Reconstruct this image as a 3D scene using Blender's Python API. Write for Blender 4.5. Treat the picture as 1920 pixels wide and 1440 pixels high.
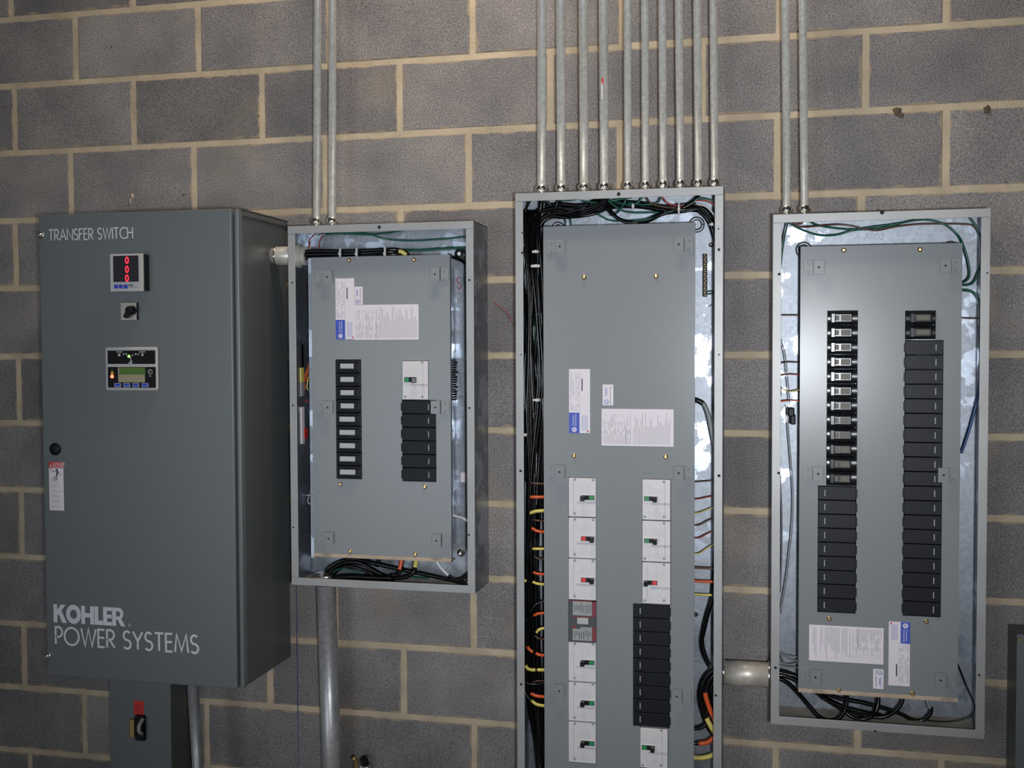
import bpy, bmesh, math, random
from mathutils import Vector, Matrix
random.seed(7)
SC = bpy.context.scene
for o in list(bpy.data.objects): bpy.data.objects.remove(o)
COL = SC.collection
FL = 2.6                                   # floor lies 2.6 m below the reference bed joint

# ------------------------------------------------------------------ camera
CAM = Vector((2.18915, -2.87736, -0.98823 + FL))
RM = ((0.9750647, -0.22188015, -0.00424606), (0.22188863, 0.97441942, 0.03566827), (-0.00377663, -0.03572102, 0.99935466))
RIGHT = Vector([r[0] for r in RM]); FWD = Vector([r[1] for r in RM]); UP = Vector([r[2] for r in RM])
FPX = 2036.065
cd = bpy.data.cameras.new('camera'); cd.sensor_fit = 'HORIZONTAL'; cd.sensor_width = 36.0
cd.lens = 36.0 * FPX / 1920.0; cd.clip_start = 0.05
cam = bpy.data.objects.new('camera', cd); COL.objects.link(cam)
m = Matrix.Identity(4)
for i in range(3):
    m[i][0] = RIGHT[i]; m[i][1] = UP[i]; m[i][2] = -FWD[i]; m[i][3] = CAM[i]
cam.matrix_world = m
SC.camera = cam

# ------------------------------------------------------------------ world, light, exposure
w = bpy.data.worlds.new('world'); SC.world = w; w.use_nodes = True
w.node_tree.nodes['Background'].inputs[0].default_value = (0.55, 0.65, 0.8, 1)
w.node_tree.nodes['Background'].inputs[1].default_value = 0.25
SC.view_settings.view_transform = 'Standard'; SC.view_settings.look = 'None'
SC.view_settings.exposure = 0.0; SC.view_settings.gamma = 1.0; SC.view_settings.use_curve_mapping = False

def at_dir(u, v): return RIGHT * ((u - 960) / FPX) + FWD - UP * ((v - 720) / FPX)
def area(name, loc, target, sx, sy, power, col, shape='RECTANGLE'):
    l = bpy.data.lights.new(name, 'AREA'); l.shape = shape; l.size = sx; l.size_y = sy; l.energy = power; l.color = col
    o = bpy.data.objects.new(name, l); COL.objects.link(o); o.location = loc
    o.rotation_euler = (Vector(target) - Vector(loc)).to_track_quat('-Z', 'Y').to_euler()
    return o
# the photographer's flash, beside the lens: a soft-edged beam
FLASH_W, DOOR_W = 228, 60
fl = bpy.data.lights.new('flash_light', 'SPOT'); fl.energy = FLASH_W; fl.color = (0.90, 0.95, 1.0); fl.spot_size = math.radians(73); fl.spot_blend = 1.0; fl.shadow_soft_size = 0.05
fo = bpy.data.objects.new('flash_light', fl); COL.objects.link(fo); fo.location = CAM + Vector((0.17, -0.10, -0.08))
fo.rotation_euler = (at_dir(1000, 480)).to_track_quat('-Z', 'Y').to_euler()
# daylight from the doorway in the wall behind the camera
area('doorway_daylight', (-0.4, -6.1, 1.1), (1.2, 0, 1.4), 1.9, 2.1, DOOR_W, (0.80, 0.90, 1.0))
# ceiling strip lamps light the wall from above
LAMPS = ((1.55, -0.52, 3.60),)
LAMP_W, LAMP_C = 27, (1.0, 0.85, 0.68)

# ------------------------------------------------------------------ helpers
def at(u, v, Y):
    """pixel of the 1920x1440 photograph -> point on the plane y = Y"""
    d = RIGHT * ((u - 960) / FPX) + FWD - UP * ((v - 720) / FPX)
    return CAM + d * ((Y - CAM.y) / d.y)
def rect(u0, v0, u1, v1, Y):
    um, vm = (u0 + u1) / 2, (v0 + v1) / 2
    return at(u0, vm, Y).x, at(u1, vm, Y).x, at(um, v1, Y).z, at(um, v0, Y).z
WLOC = {}
def tag(o, label=None, cat=None, group=None, kind=None):
    if label: o['label'] = label
    if cat: o['category'] = cat
    if group: o['group'] = group
    if kind: o['kind'] = kind
    return o
def empty(name, loc, label=None, cat=None, group=None):
    o = bpy.data.objects.new(name, None); COL.objects.link(o); o.location = loc; o.empty_display_size = 0.05
    WLOC[o] = Vector(loc); return tag(o, label, cat, group)
def place(o, parent, loc):
    COL.objects.link(o)
    if parent is not None: o.parent = parent; o.location = Vector(loc) - WLOC[parent]
    else: o.location = loc
    WLOC[o] = Vector(loc)
def dup(o, parent, loc):
    c = o.copy(); place(c, parent, loc); return c
class MB:
    def __init__(s): s.v = []; s.f = []; s.m = []; s.sm = []
    def add(s, vs, fs, mi=0, smooth=False):
        b = len(s.v); s.v += [Vector(x) for x in vs]
        for f in fs: s.f.append([b + i for i in f]); s.m.append(mi); s.sm.append(smooth)
        return s
    def box(s, x0, x1, y0, y1, z0, z1, mi=0):
        x0, x1 = min(x0, x1), max(x0, x1); y0, y1 = min(y0, y1), max(y0, y1); z0, z1 = min(z0, z1), max(z0, z1)
        return s.add([(x0,y0,z0),(x1,y0,z0),(x1,y1,z0),(x0,y1,z0),(x0,y0,z1),(x1,y0,z1),(x1,y1,z1),(x0,y1,z1)],
                     [(3,2,1,0),(4,5,6,7),(0,1,5,4),(1,2,6,5),(2,3,7,6),(3,0,4,7)], mi)
    def bbox(s, x0, x1, y0, y1, z0, z1, r, mi=0):
        """box with all edges chamfered by r"""
        bm = bmesh.new(); bmesh.ops.create_cube(bm, size=1)
        for v in bm.verts:
            v.co = Vector((x0 + (v.co.x + .5) * (x1 - x0), y0 + (v.co.y + .5) * (y1 - y0), z0 + (v.co.z + .5) * (z1 - z0)))
        bmesh.ops.bevel(bm, geom=list(bm.edges), offset=r, segments=2, profile=.5, affect='EDGES')
        bm.verts.index_update()
        s.add([v.co.copy() for v in bm.verts], [[v.index for v in f.verts] for f in bm.faces], mi); bm.free(); return s
    def cyl(s, p0, p1, r0, r1=None, n=16, mi=0, caps=True):
        r1 = r0 if r1 is None else r1
        p0, p1 = Vector(p0), Vector(p1); d = (p1 - p0).normalized()
        a = d.orthogonal().normalized(); b = d.cross(a); vs = []
        for p, r in ((p0, r0), (p1, r1)):
            vs += [p + a * (r * math.cos(2*math.pi*i/n)) + b * (r * math.sin(2*math.pi*i/n)) for i in range(n)]
        s.add(vs, [(i, (i+1) % n, n + (i+1) % n, n + i) for i in range(n)], mi, True)
        if caps:
            k = len(s.v) - 2*n
            s.f += [[k+i for i in range(n)][::-1], [k+n+i for i in range(n)]]; s.m += [mi, mi]; s.sm += [False, False]
        return s
    def lathe(s, p0, d, prof, n=18, mi=0):
        """prof: list of (distance along d, radius)"""
        p0 = Vector(p0); d = Vector(d).normalized(); a = d.orthogonal().normalized(); b = d.cross(a); vs = []; k = len(prof)
        for t, r in prof:
            vs += [p0 + d*t + a*(r*math.cos(2*math.pi*i/n)) + b*(r*math.sin(2*math.pi*i/n)) for i in range(n)]
        fs = [(j*n+i, j*n+(i+1) % n, (j+1)*n+(i+1) % n, (j+1)*n+i) for j in range(k-1) for i in range(n)]
        s.add(vs, fs, mi, True)
        kk = len(s.v) - k*n
        s.f += [[kk+i for i in range(n)][::-1], [kk+(k-1)*n+i for i in range(n)]]; s.m += [mi, mi]; s.sm += [False, False]
        return s
    def tube(s, pts, r, n=8, mi=0):
        pts = [Vector(p) for p in pts]; N = len(pts); vs = []; a = None
        for i, p in enumerate(pts):
            t = (pts[min(i+1, N-1)] - pts[max(i-1, 0)]).normalized()
            if a is None: a = t.orthogonal().normalized()
            else:
                a = a - t * a.dot(t)
                a = a.normalized() if a.length > 1e-6 else t.orthogonal().normalized()
            b = t.cross(a)
            vs += [p + a*(r*math.cos(2*math.pi*k/n)) + b*(r*math.sin(2*math.pi*k/n)) for k in range(n)]
        fs = [(i*n+k, i*n+(k+1) % n, (i+1)*n+(k+1) % n, (i+1)*n+k) for i in range(N-1) for k in range(n)]
        s.add(vs, fs, mi, True); kk = len(s.v) - N*n
        s.f += [[kk+i for i in range(n)][::-1], [kk+(N-1)*n+i for i in range(n)]]; s.m += [mi, mi]; s.sm += [True, True]
        return s
    def quad(s, x0, x1, z0, z1, y, mi=0): return s.add([(x0,y,z0),(x1,y,z0),(x1,y,z1),(x0,y,z1)], [(0,1,2,3)], mi)
    def build(s, name, mats, parent=None, loc=None, fix=True):
        if not isinstance(mats, (list, tuple)): mats = [mats]
        loc = Vector(loc) if loc is not None else (WLOC[parent] if parent is not None else Vector((0,0,0)))
        me = bpy.data.meshes.new(name); me.from_pydata([v - loc for v in s.v], [], s.f)
        for mt in mats: me.materials.append(mt)
        me.polygons.foreach_set('material_index', s.m); me.polygons.foreach_set('use_smooth', s.sm)
        if fix:
            bm = bmesh.new(); bm.from_mesh(me); bmesh.ops.recalc_face_normals(bm, faces=bm.faces); bm.to_mesh(me); bm.free()
        me.update(); o = bpy.data.objects.new(name, me); place(o, parent, loc); return o
def spline(pts, per=7):
    P = [Vector(p) for p in pts]
    if len(P) == 2: return [P[0].lerp(P[1], i/4) for i in range(5)]
    Q = [P[0]*2 - P[1]] + P + [P[-1]*2 - P[-2]]; out = []
    for i in range(1, len(Q)-2):
        a, b, c, d = Q[i-1:i+3]
        for k in range(per):
            t = k/per
            out.append(.5*((2*b) + (c-a)*t + (2*a-5*b+4*c-d)*t*t + (3*b-a-3*c+d)*t**3))
    out.append(P[-1]); return out
def wire(parent, name, pts, r, mat, Y=-.06, n=7, per=7):
    q = [at(*(p if len(p) == 3 else (p[0], p[1], Y))) for p in pts]
    return MB().tube(spline(q, per), r, n).build(name, mat, parent, fix=False)
def plate(s, X, Z, holes, y0, y1, mi=0):
    """front plate with rectangular holes, between y0 (front) and y1 (rear)"""
    xs = sorted(set([X[0], X[1]] + [h[0] for h in holes] + [h[1] for h in holes]))
    zs = sorted(set([Z[0], Z[1]] + [h[2] for h in holes] + [h[3] for h in holes]))
    solid = {}
    for i in range(len(xs)-1):
        for j in range(len(zs)-1):
            cx, cz = (xs[i]+xs[i+1])/2, (zs[j]+zs[j+1])/2
            solid[i, j] = not any(h[0] < cx < h[1] and h[2] < cz < h[3] for h in holes)
    for (i, j), so in solid.items():
        if not so: continue
        a, b, c, d = xs[i], xs[i+1], zs[j], zs[j+1]
        s.add([(a,y0,c),(b,y0,c),(b,y0,d),(a,y0,d)], [(0,1,2,3)], mi); s.add([(a,y1,c),(b,y1,c),(b,y1,d),(a,y1,d)], [(3,2,1,0)], mi)
        if not solid.get((i-1, j)): s.add([(a,y0,c),(a,y0,d),(a,y1,d),(a,y1,c)], [(0,1,2,3)], mi)
        if not solid.get((i+1, j)): s.add([(b,y0,c),(b,y1,c),(b,y1,d),(b,y0,d)], [(0,1,2,3)], mi)
        if not solid.get((i, j-1)): s.add([(a,y0,c),(a,y1,c),(b,y1,c),(b,y0,c)], [(0,1,2,3)], mi)
        if not solid.get((i, j+1)): s.add([(a,y0,d),(b,y0,d),(b,y1,d),(a,y1,d)], [(0,1,2,3)], mi)
    return s

# ------------------------------------------------------------------ materials
def srgb(r, g, b):
    f = lambda c: (c/255/12.92) if c <= 10.3 else ((c/255+.055)/1.055)**2.4
    return (f(r), f(g), f(b), 1)
def nd(nt, kind, **kw):
    n = nt.nodes.new(kind)
    for k, v in kw.items(): setattr(n, k, v)
    return n
def mat(name, col, rough=.5, metal=0.0, var=None, bump=None, rvar=None, emit=None, spec=None, coat=0):
    mt = bpy.data.materials.new(name); mt.use_nodes = True; nt = mt.node_tree; b = nt.nodes['Principled BSDF']; L = nt.links.new
    b.inputs['Base Color'].default_value = col; b.inputs['Roughness'].default_value = rough; b.inputs['Metallic'].default_value = metal
    if spec is not None: b.inputs['Specular IOR Level'].default_value = spec
    if coat: b.inputs['Coat Weight'].default_value = coat; b.inputs['Coat Roughness'].default_value = .1
    tc = nd(nt, 'ShaderNodeTexCoord')
    if var:                                         # (scale, strength): mottled colour
        n = nd(nt, 'ShaderNodeTexNoise'); n.inputs['Scale'].default_value = var[0]; n.inputs['Detail'].default_value = 4
        L(tc.outputs['Object'], n.inputs['Vector'])
        mr = nd(nt, 'ShaderNodeMapRange'); mr.inputs[1].default_value = .3; mr.inputs[2].default_value = .7
        mr.inputs[3].default_value = 1-var[1]; mr.inputs[4].default_value = 1+var[1]; L(n.outputs['Fac'], mr.inputs[0])
        mx = nd(nt, 'ShaderNodeMix', data_type='RGBA', blend_type='MULTIPLY'); mx.inputs[0].default_value = 1
        mx.inputs[6].default_value = col; L(mr.outputs[0], mx.inputs[7]); L(mx.outputs[2], b.inputs['Base Color'])
    if rvar:                                        # (scale, rough lo, rough hi)
        n = nd(nt, 'ShaderNodeTexNoise'); n.inputs['Scale'].default_value = rvar[0]; n.inputs['Detail'].default_value = 6
        L(tc.outputs['Object'], n.inputs['Vector'])
        mr = nd(nt, 'ShaderNodeMapRange'); mr.inputs[1].default_value = .42; mr.inputs[2].default_value = .58
        mr.inputs[3].default_value = rvar[1]; mr.inputs[4].default_value = rvar[2]; L(n.outputs['Fac'], mr.inputs[0]); L(mr.outputs[0], b.inputs['Roughness'])
    if bump:                                        # (scale, strength, distance)
        n = nd(nt, 'ShaderNodeTexNoise'); n.inputs['Scale'].default_value = bump[0]; n.inputs['Detail'].default_value = 3
        L(tc.outputs['Object'], n.inputs['Vector'])
        bp = nd(nt, 'ShaderNodeBump'); bp.inputs['Strength'].default_value = bump[1]; bp.inputs['Distance'].default_value = bump[2]
        L(n.outputs['Fac'], bp.inputs['Height']); L(bp.outputs[0], b.inputs['Normal'])
    if emit: b.inputs['Emission Color'].default_value = emit[0]; b.inputs['Emission Strength'].default_value = emit[1]
    return mt
def ramp(nt, src, stops):
    r = nd(nt, 'ShaderNodeValToRGB'); e = r.color_ramp.elements
    e[0].position, e[0].color = stops[0]; e[1].position, e[1].color = stops[1]
    for p, c in stops[2:]: x = e.new(p); x.color = c
    nt.links.new(src, r.inputs[0]); return r.outputs[0]
def block_material():
    mt = bpy.data.materials.new('concrete_block'); mt.use_nodes = True; nt = mt.node_tree; b = nt.nodes['Principled BSDF']; L = nt.links.new
    g = nd(nt, 'ShaderNodeNewGeometry'); oi = nd(nt, 'ShaderNodeObjectInfo')
    def noise(sc, det, src=g.outputs['Position']):
        n = nd(nt, 'ShaderNodeTexNoise'); n.inputs['Scale'].default_value = sc; n.inputs['Detail'].default_value = det; L(src, n.inputs['Vector']); return n.outputs['Fac']
    def mix(bt, fac, a, c):
        x = nd(nt, 'ShaderNodeMix', data_type='RGBA', blend_type=bt)
        for i, s in ((0, fac), (6, a), (7, c)):
            if hasattr(s, 'links'): L(s, x.inputs[i])
            else: x.inputs[i].default_value = s
        return x.outputs[2]
    tone = ramp(nt, oi.outputs['Random'], [(0, (.152,.143,.143,1)), (1, (.222,.208,.203,1)), (.5, (.182,.173,.174,1))])
    blot = ramp(nt, noise(5, 4), [(.3, (.74,.74,.76,1)), (.7, (1.24,1.21,1.16,1))])
    grain = ramp(nt, noise(260, 3), [(.30, (.55,.54,.54,1)), (.72, (1.55,1.53,1.52,1))])
    c = mix('MULTIPLY', 1.0, tone, blot); c = mix('MULTIPLY', 1.0, c, grain)
    fl = ramp(nt, noise(420, 1), [(.70, (0,0,0,1)), (.76, (.75,.75,.75,1))])          # pale aggregate flecks
    c = mix('MIX', fl, c, (.42,.40,.39,1))
    sm = ramp(nt, noise(3.1, 7), [(.575, (0,0,0,1)), (.74, (.5,.5,.5,1))])          # smeared mortar
    c = mix('MIX', sm, c, (.30,.235,.155,1))
    tc = nd(nt, 'ShaderNodeTexCoord'); sx = nd(nt, 'ShaderNodeSeparateXYZ'); L(tc.outputs['Object'], sx.inputs[0])
    def math_(op, a, b2=None):
        m_ = nd(nt, 'ShaderNodeMath', operation=op)
        for i, q in enumerate((a, b2)):
            if q is None: continue
            if hasattr(q, 'links'): L(q, m_.inputs[i])
            else: m_.inputs[i].default_value = q
        return m_.outputs[0]
    ex = math_('MULTIPLY', math_('SUBTRACT', .5, math_('ABSOLUTE', sx.outputs[0])), .39); ez = math_('MULTIPLY', math_('SUBTRACT', .5, math_('ABSOLUTE', sx.outputs[2])), .19)
    ed = math_('SUBTRACT', math_('MINIMUM', ex, ez), math_('MULTIPLY', math_('SUBTRACT', noise(22, 5), .42), .030))   # ragged mortar along the edges
    em = ramp(nt, math_('ADD', math_('MULTIPLY', ed, 60), .5), [(.42, (.85,.85,.85,1)), (.66, (0,0,0,1))])
    c = mix('MIX', em, c, (.34,.265,.175,1))
    L(c, b.inputs['Base Color']); b.inputs['Roughness'].default_value = .86; b.inputs['Specular IOR Level'].default_value = .3
    bp = nd(nt, 'ShaderNodeBump'); bp.inputs['Strength'].default_value = .55; bp.inputs['Distance'].default_value = .0025
    L(noise(230, 4), bp.inputs['Height']); L(bp.outputs[0], b.inputs['Normal']); return mt
def galv_material(name, lo, hi, r_lo, r_hi, scale, metal=.9, th=(.46, .52)):
    """zinc coated sheet: bright spangle with dull oxidised patches"""
    mt = bpy.data.materials.new(name); mt.use_nodes = True; nt = mt.node_tree; b = nt.nodes['Principled BSDF']; L = nt.links.new
    g = nd(nt, 'ShaderNodeNewGeometry')
    n = nd(nt, 'ShaderNodeTexNoise'); n.inputs['Scale'].default_value = scale; n.inputs['Detail'].default_value = 7; n.inputs['Roughness'].default_value = .6
    L(g.outputs['Position'], n.inputs['Vector'])
    vo = nd(nt, 'ShaderNodeTexVoronoi'); vo.inputs['Scale'].default_value = 110; L(g.outputs['Position'], vo.inputs['Vector'])
    c = ramp(nt, n.outputs['Fac'], [(th[0], lo), (th[1], hi)])
    sp = ramp(nt, vo.outputs['Color'], [(0, (.84,.84,.84,1)), (1, (1.12,1.12,1.12,1))])
    x = nd(nt, 'ShaderNodeMix', data_type='RGBA', blend_type='MULTIPLY'); x.inputs[0].default_value = 1; L(c, x.inputs[6]); L(sp, x.inputs[7])
    L(x.outputs[2], b.inputs['Base Color'])
    r = nd(nt, 'ShaderNodeMapRange'); r.inputs[1].default_value = th[0]; r.inputs[2].default_value = th[1]; r.inputs[3].default_value = r_lo; r.inputs[4].default_value = r_hi
    L(n.outputs['Fac'], r.inputs[0]); L(r.outputs[0], b.inputs['Roughness']); b.inputs['Metallic'].default_value = metal
    bp = nd(nt, 'ShaderNodeBump'); bp.inputs['Strength'].default_value = .12; bp.inputs['Distance'].default_value = .002
    n2 = nd(nt, 'ShaderNodeTexNoise'); n2.inputs['Scale'].default_value = 14; L(g.outputs['Position'], n2.inputs['Vector'])
    L(n2.outputs['Fac'], bp.inputs['Height']); L(bp.outputs[0], b.inputs['Normal']); return mt

M = dict(
    block=block_material(),
    mortar=mat('mortar', (.44,.355,.25,1), .9, var=(9, .20), bump=(160, .5, .003)),
    plug=mat('brown_plug', (.10,.065,.04,1), .9, var=(60, .4), bump=(90, .6, .004)),
    concrete=mat('floor_concrete', (.25,.24,.23,1), .8, var=(3, .15)),
    plaster=mat('room_plaster', (.30,.29,.28,1), .9, var=(2, .1)),
    door_paint=mat('door_paint', (.35,.36,.37,1), .5),
    ts=mat('dark_grey_enamel', srgb(98,103,104), .40, var=(320, .07), bump=(420, .10, .0008)),
    tsdark=mat('dark_grey_cabinet_enamel', srgb(82,86,87), .38, var=(300, .06), bump=(420, .10, .0008)),
    dead=mat('light_grey_enamel', srgb(128,131,133), .265, spec=.28, var=(350, .03), bump=(500, .04, .0004)),
    galv=galv_material('galvanized_sheet', (.29,.31,.345,1), (.42,.46,.53,1), .50, .33, 12.0, th=(.54,.56)),
    lip=mat('galvanized_rim', (.32,.315,.31,1), .46, .35, var=(9, .07), bump=(30, .1, .001)),
    conduit=galv_material('conduit_zinc', (.76,.72,.64,1), (.84,.82,.76,1), .33, .26, 6.0, .45, th=(.35,.65)),
    darkpipe=galv_material('dull_conduit_zinc', (.34,.33,.33,1), (.44,.44,.45,1), .45, .36, 6.0, .5, th=(.35,.65)),
    fit=mat('bright_zinc_fitting', (.84,.82,.76,1), .17, 1.0, bump=(60, .2, .002)),
    rusty=mat('zinc_with_rust', (.52,.47,.41,1), .42, .35, var=(22, .3)),
    zinc=mat('zinc_screw', (.72,.72,.72,1), .25, 1.0),
    brass=mat('brass_screw', (.62,.45,.22,1), .32, .9),
    hole=mat('dark_hole', (.006,.006,.007,1), .8),
    black=mat('black_cable_jacket', (.0035,.0035,.004,1), .22, spec=.35, bump=(240, .3, .001)),
    green=mat('green_insulation', (.004,.075,.045,1), .32),
    white=mat('white_insulation', (.55,.56,.58,1), .4),
    grey=mat('grey_insulation', (.22,.225,.23,1), .45),
    orange=mat('orange_insulation', (.60,.085,.018,1), .4),
    yellow=mat('yellow_insulation', (.62,.52,.12,1), .4),
    red=mat('red_insulation', (.32,.03,.02,1), .4),
    brown=mat('brown_insulation', (.085,.035,.02,1), .4),
    blue=mat('blue_insulation', (.012,.045,.16,1), .35),
    tie=mat('nylon_tie', (.55,.53,.50,1), .45),
    plastic=mat('black_plastic', (.0050,.0056,.0080,1), .45, bump=(500, .15, .0006), spec=.22),
    plastic_g=mat('glossy_black_plastic', (.008,.0085,.010,1), .22),
    handle=mat('grey_toggle', srgb(172,172,172), .4),
    handle_t=mat('taupe_toggle', srgb(98,93,85), .45, spec=.25),
    cream=mat('breaker_white', srgb(208,203,203), .45, var=(60, .02)),
    pgrey=mat('grey_plate', srgb(150,150,150), .5),
    label=mat('label_paper', srgb(222,212,218), .55, var=(40, .02)),
    print_l=mat('faint_print', srgb(182,178,182), .6),
    print_=mat('label_print', srgb(165,160,166), .6),
    print_d=mat('label_print_dark', srgb(70,68,80), .6),
    lblue=mat('label_blue', srgb(52,76,178), .5),
    lred=mat('label_red', srgb(196,40,34), .5),
    maroon=mat('breaker_maroon', srgb(120,38,48), .5),
    charcoal=mat('breaker_charcoal', srgb(62,66,68), .5),
    ind_g=mat('indicator_green', srgb(14,130,74), .45),
    ind_r=mat('indicator_red', srgb(214,40,44), .45),
    letter=mat('silver_lettering', srgb(208,210,216), .5),
    bezel=mat('pale_grey_bezel', srgb(178,174,172), .45),
    screen=mat('smoked_screen', srgb(48,46,50), .12),
    panel_black=mat('black_panel', srgb(16,13,16), .22),
    digit=mat('red_digit', (.9,.02,.04,1), .5, emit=((1,.03,.07,1), 1.2)),
    led_r=mat('red_led', (1,.1,.05,1), .4, emit=((1,.10,.06,1), 5)),
    led_g=mat('green_led', (.2,1,.1,1), .4, emit=((.22,1,.12,1), 3)),
    lcd=mat('green_lcd', srgb(60,84,26), .35, emit=((.10,.20,.02,1), .15)),
    lcd_p=mat('display_film', srgb(150,140,112), .4),
    key=mat('blue_key', srgb(40,60,170), .4),
    key_l=mat('blue_key_rim', srgb(150,158,200), .4),
    amber=mat('amber_sign', srgb(220,180,40), .5),
    metalplate=mat('brushed_plate', srgb(190,180,170), .35, .6),
    pencil=mat('pencil_mark', srgb(110,122,150), .7), redink=mat('red_marker', srgb(150,30,40), .6),
    liptan=mat('tan_lip', (.36,.285,.215,1), .7, var=(30, .15)),  # mottled tan for the strip along each dead front's bottom edge
    dust=mat('dusty_zinc', (.46,.40,.33,1), .8, .05, var=(14, .25)),
    lampwhite=mat('lamp_enamel', (.8,.8,.78,1), .4),
    tube=mat('lamp_tube', (1,.9,.75,1), .4, emit=((1,.86,.68,1), 3)),
)

# ------------------------------------------------------------------ room shell
W, H = .4064, .2032
RX0, RX1, RY, RZ = -2.4, 6.2, -6.2, 4.75
wall = MB().box(RX0, RX1, .0014, .22, 0, RZ).build('wall_back', M['mortar']); tag(wall, kind='structure')
off = {-1: 0}
jx = {(0,1): .216, (0,3): .614, (0,7): 1.428, (0,9): 1.834, (0,13): 2.634, (1,0): .006, (1,2): .404, (1,4): .809, (1,6): 1.219, (1,8): 1.642, (1,10): 2.043, (1,12): 2.446,
      (2,1): .192, (2,3): .594, (2,5): 1.0, (2,7): 1.415, (2,9): 1.829, (2,11): 2.232, (2,13): 2.637, (11,0): .012}
jz = {0: -.006, 1: -.0015, 2: .0028, 3: .0025, 4: .0036, 8: -.003, 9: -.005, 11: .008}
MO = .0150
bm_ = MB(); bm_.box(-.5, .5, 0, .03, -.5, .5)
def block_mesh():
    s = MB(); e = .0035; ex, ez = e/.3936, e/.1904
    vs = [(-.5,.03,-.5),(.5,.03,-.5),(.5,.03,.5),(-.5,.03,.5),(-.5,.0022,-.5),(.5,.0022,-.5),(.5,.0022,.5),(-.5,.0022,.5),
          (-.5+ex*.4,.0008,-.5+ez*.4),(.5-ex*.4,.0008,-.5+ez*.4),(.5-ex*.4,.0008,.5-ez*.4),(-.5+ex*.4,.0008,.5-ez*.4),
          (-.5+ex,0,-.5+ez),(.5-ex,0,-.5+ez),(.5-ex,0,.5-ez),(-.5+ex,0,.5-ez)]
    fs = [(12,13,14,15)]
    for a, b in ((0,4),(4,8),(8,12)):
        fs += [(a+i, a+(i+1) % 4, b+(i+1) % 4, b+i) for i in range(4)]
    return s.add(vs, fs)
first = None; rest = MB()
for r in range(-10, 13):
    zt = FL - r*H + jz.get(r, 0); zb = FL - (r+1)*H + jz.get(r+1, 0)
    if zb < 0: zb = 0
    if zt - zb < .08: continue
    odd = (r % 2 == 0)
    for k in range(-6, 16):
        c0 = 2*k + (1 if odd else 0); x0 = jx.get((r, c0), c0*W/2); x1 = jx.get((r, c0+2), (c0+2)*W/2)
        sx, sz = x1-x0-MO, zt-zb-MO; cx, cz = (x0+x1)/2, (zt+zb)/2
        if x0 < RX0 or x1 > RX1: continue
        if -2 <= r <= 11 and -.75 < x0 < 3.6:
            loc = (cx, random.uniform(-.0008, .0008), cz)
            if first is None: first = block_mesh().build('concrete_block', M['block'], wall, (0,0,0)); o = first; o.location = loc
            else: o = dup(first, wall, loc)
            o.scale = (sx, 1, sz)
        else: rest.box(cx-sx/2, cx+sx/2, .0006, .03, cz-sz/2, cz+sz/2)
tag(rest.build('concrete_block_field', M['block'], wall), kind='stuff')
# dabs of brown filler on the bed joint, mortar splashes
def dab(name, u, v, ru, rv, mt, seed):
    rnd = random.Random(seed); c = at(u, v, 0); s = MB(); n = 16; pts = []
    for i in range(n):
        a = 2*math.pi*i/n; k = rnd.uniform(.7, 1.15); pts.append((ru*k*math.cos(a), rv*k*math.sin(a)))
    vs = [(c.x, -.004, c.z)] + [(c.x+p[0]*.6, -.003, c.z+p[1]*.6) for p in pts] + [(c.x+p[0], .004, c.z+p[1]) for p in pts]
    fs = [(0, 1+i, 1+(i+1) % n) for i in range(n)] + [(1+i, 1+n+i, 1+n+(i+1) % n, 1+(i+1) % n) for i in range(n)]
    s.add(vs, fs, 0, True).build(name, mt, wall)
dab('filler_dab', 1682, 209, .014, .014, M['plug'], 1); dab('filler_dab', 1688, 216, .011, .008, M['plug'], 2)
dab('filler_dab', 1851, 205, .011, .014, M['plug'], 3)
for i, (u, v, a, b) in enumerate(((248,368,.007,.012),(245,378,.004,.014),(345,365,.004,.004),(11,200,.0045,.0045),(200,88,.003,.003),(209,88,.003,.004),(485,217,.003,.004),(1885,341,.004,.003),(679,6,.003,.004))):
    dab('mortar_splash', u, v, a, b, M['mortar'] if i < 2 else M['plug'], 10+i)
# chalk line below the left panel and a red scribble beside it
MB().box(at(558,1300,0).x-.0008, at(558,1300,0).x+.0008, -.0012, .002, FL-2.2, FL-1.6).build('chalk_line', M['blue'], wall)
wire(wall, 'red_scribble', [(925,566,-.001),(940,578,-.001),(952,588,-.001),(960,604,-.001),(966,606,-.001)], .0009, M['redink'], n=5)

tag(MB().box(RX0, RX1, RY, .22, -.15, 0).build('floor', M['concrete']), kind='structure')
tag(MB().box(RX0, RX1, RY, .22, RZ, RZ+.15).build('ceiling', M['plaster']), kind='structure')
tag(MB().box(RX0-.15, RX0, RY, .22, -.15, RZ+.15).build('wall_left', M['plaster']), kind='structure')
tag(MB().box(RX1, RX1+.15, RY, .22, -.15, RZ+.15).build('wall_right', M['plaster']), kind='structure')
s = MB(); plate(s, (RX0, RX1), (0, RZ), [(-1.4, .6, 0, 2.2)], RY, RY-.15)
tag(s.build('wall_front', M['plaster']), kind='structure')
for i, (lx, ly, lz) in enumerate(LAMPS):
    t = empty('hanging_strip_lamp', (lx, ly, lz), 'white strip lamp hanging from the ceiling above the panels', 'lamp')
    MB().box(lx-.42, lx+.42, ly-.09, ly+.09, lz+.03, lz+.10).build('housing', M['lampwhite'], t)
    for k in (-1, 1):
        MB().cyl((lx-.38, ly+k*.045, lz+.012), (lx+.38, ly+k*.045, lz+.012), .013, n=12).build('lamp_tube', M['tube'], t)
        MB().cyl((lx+k*.3, ly, lz+.09), (lx+k*.3, ly, RZ), .004, n=8).build('hanger_rod', M['zinc'], t)
    area('lamp_light', (lx, ly, lz-.01), (lx, ly+.30, 0), .76, .08, LAMP_W, LAMP_C)

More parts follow.
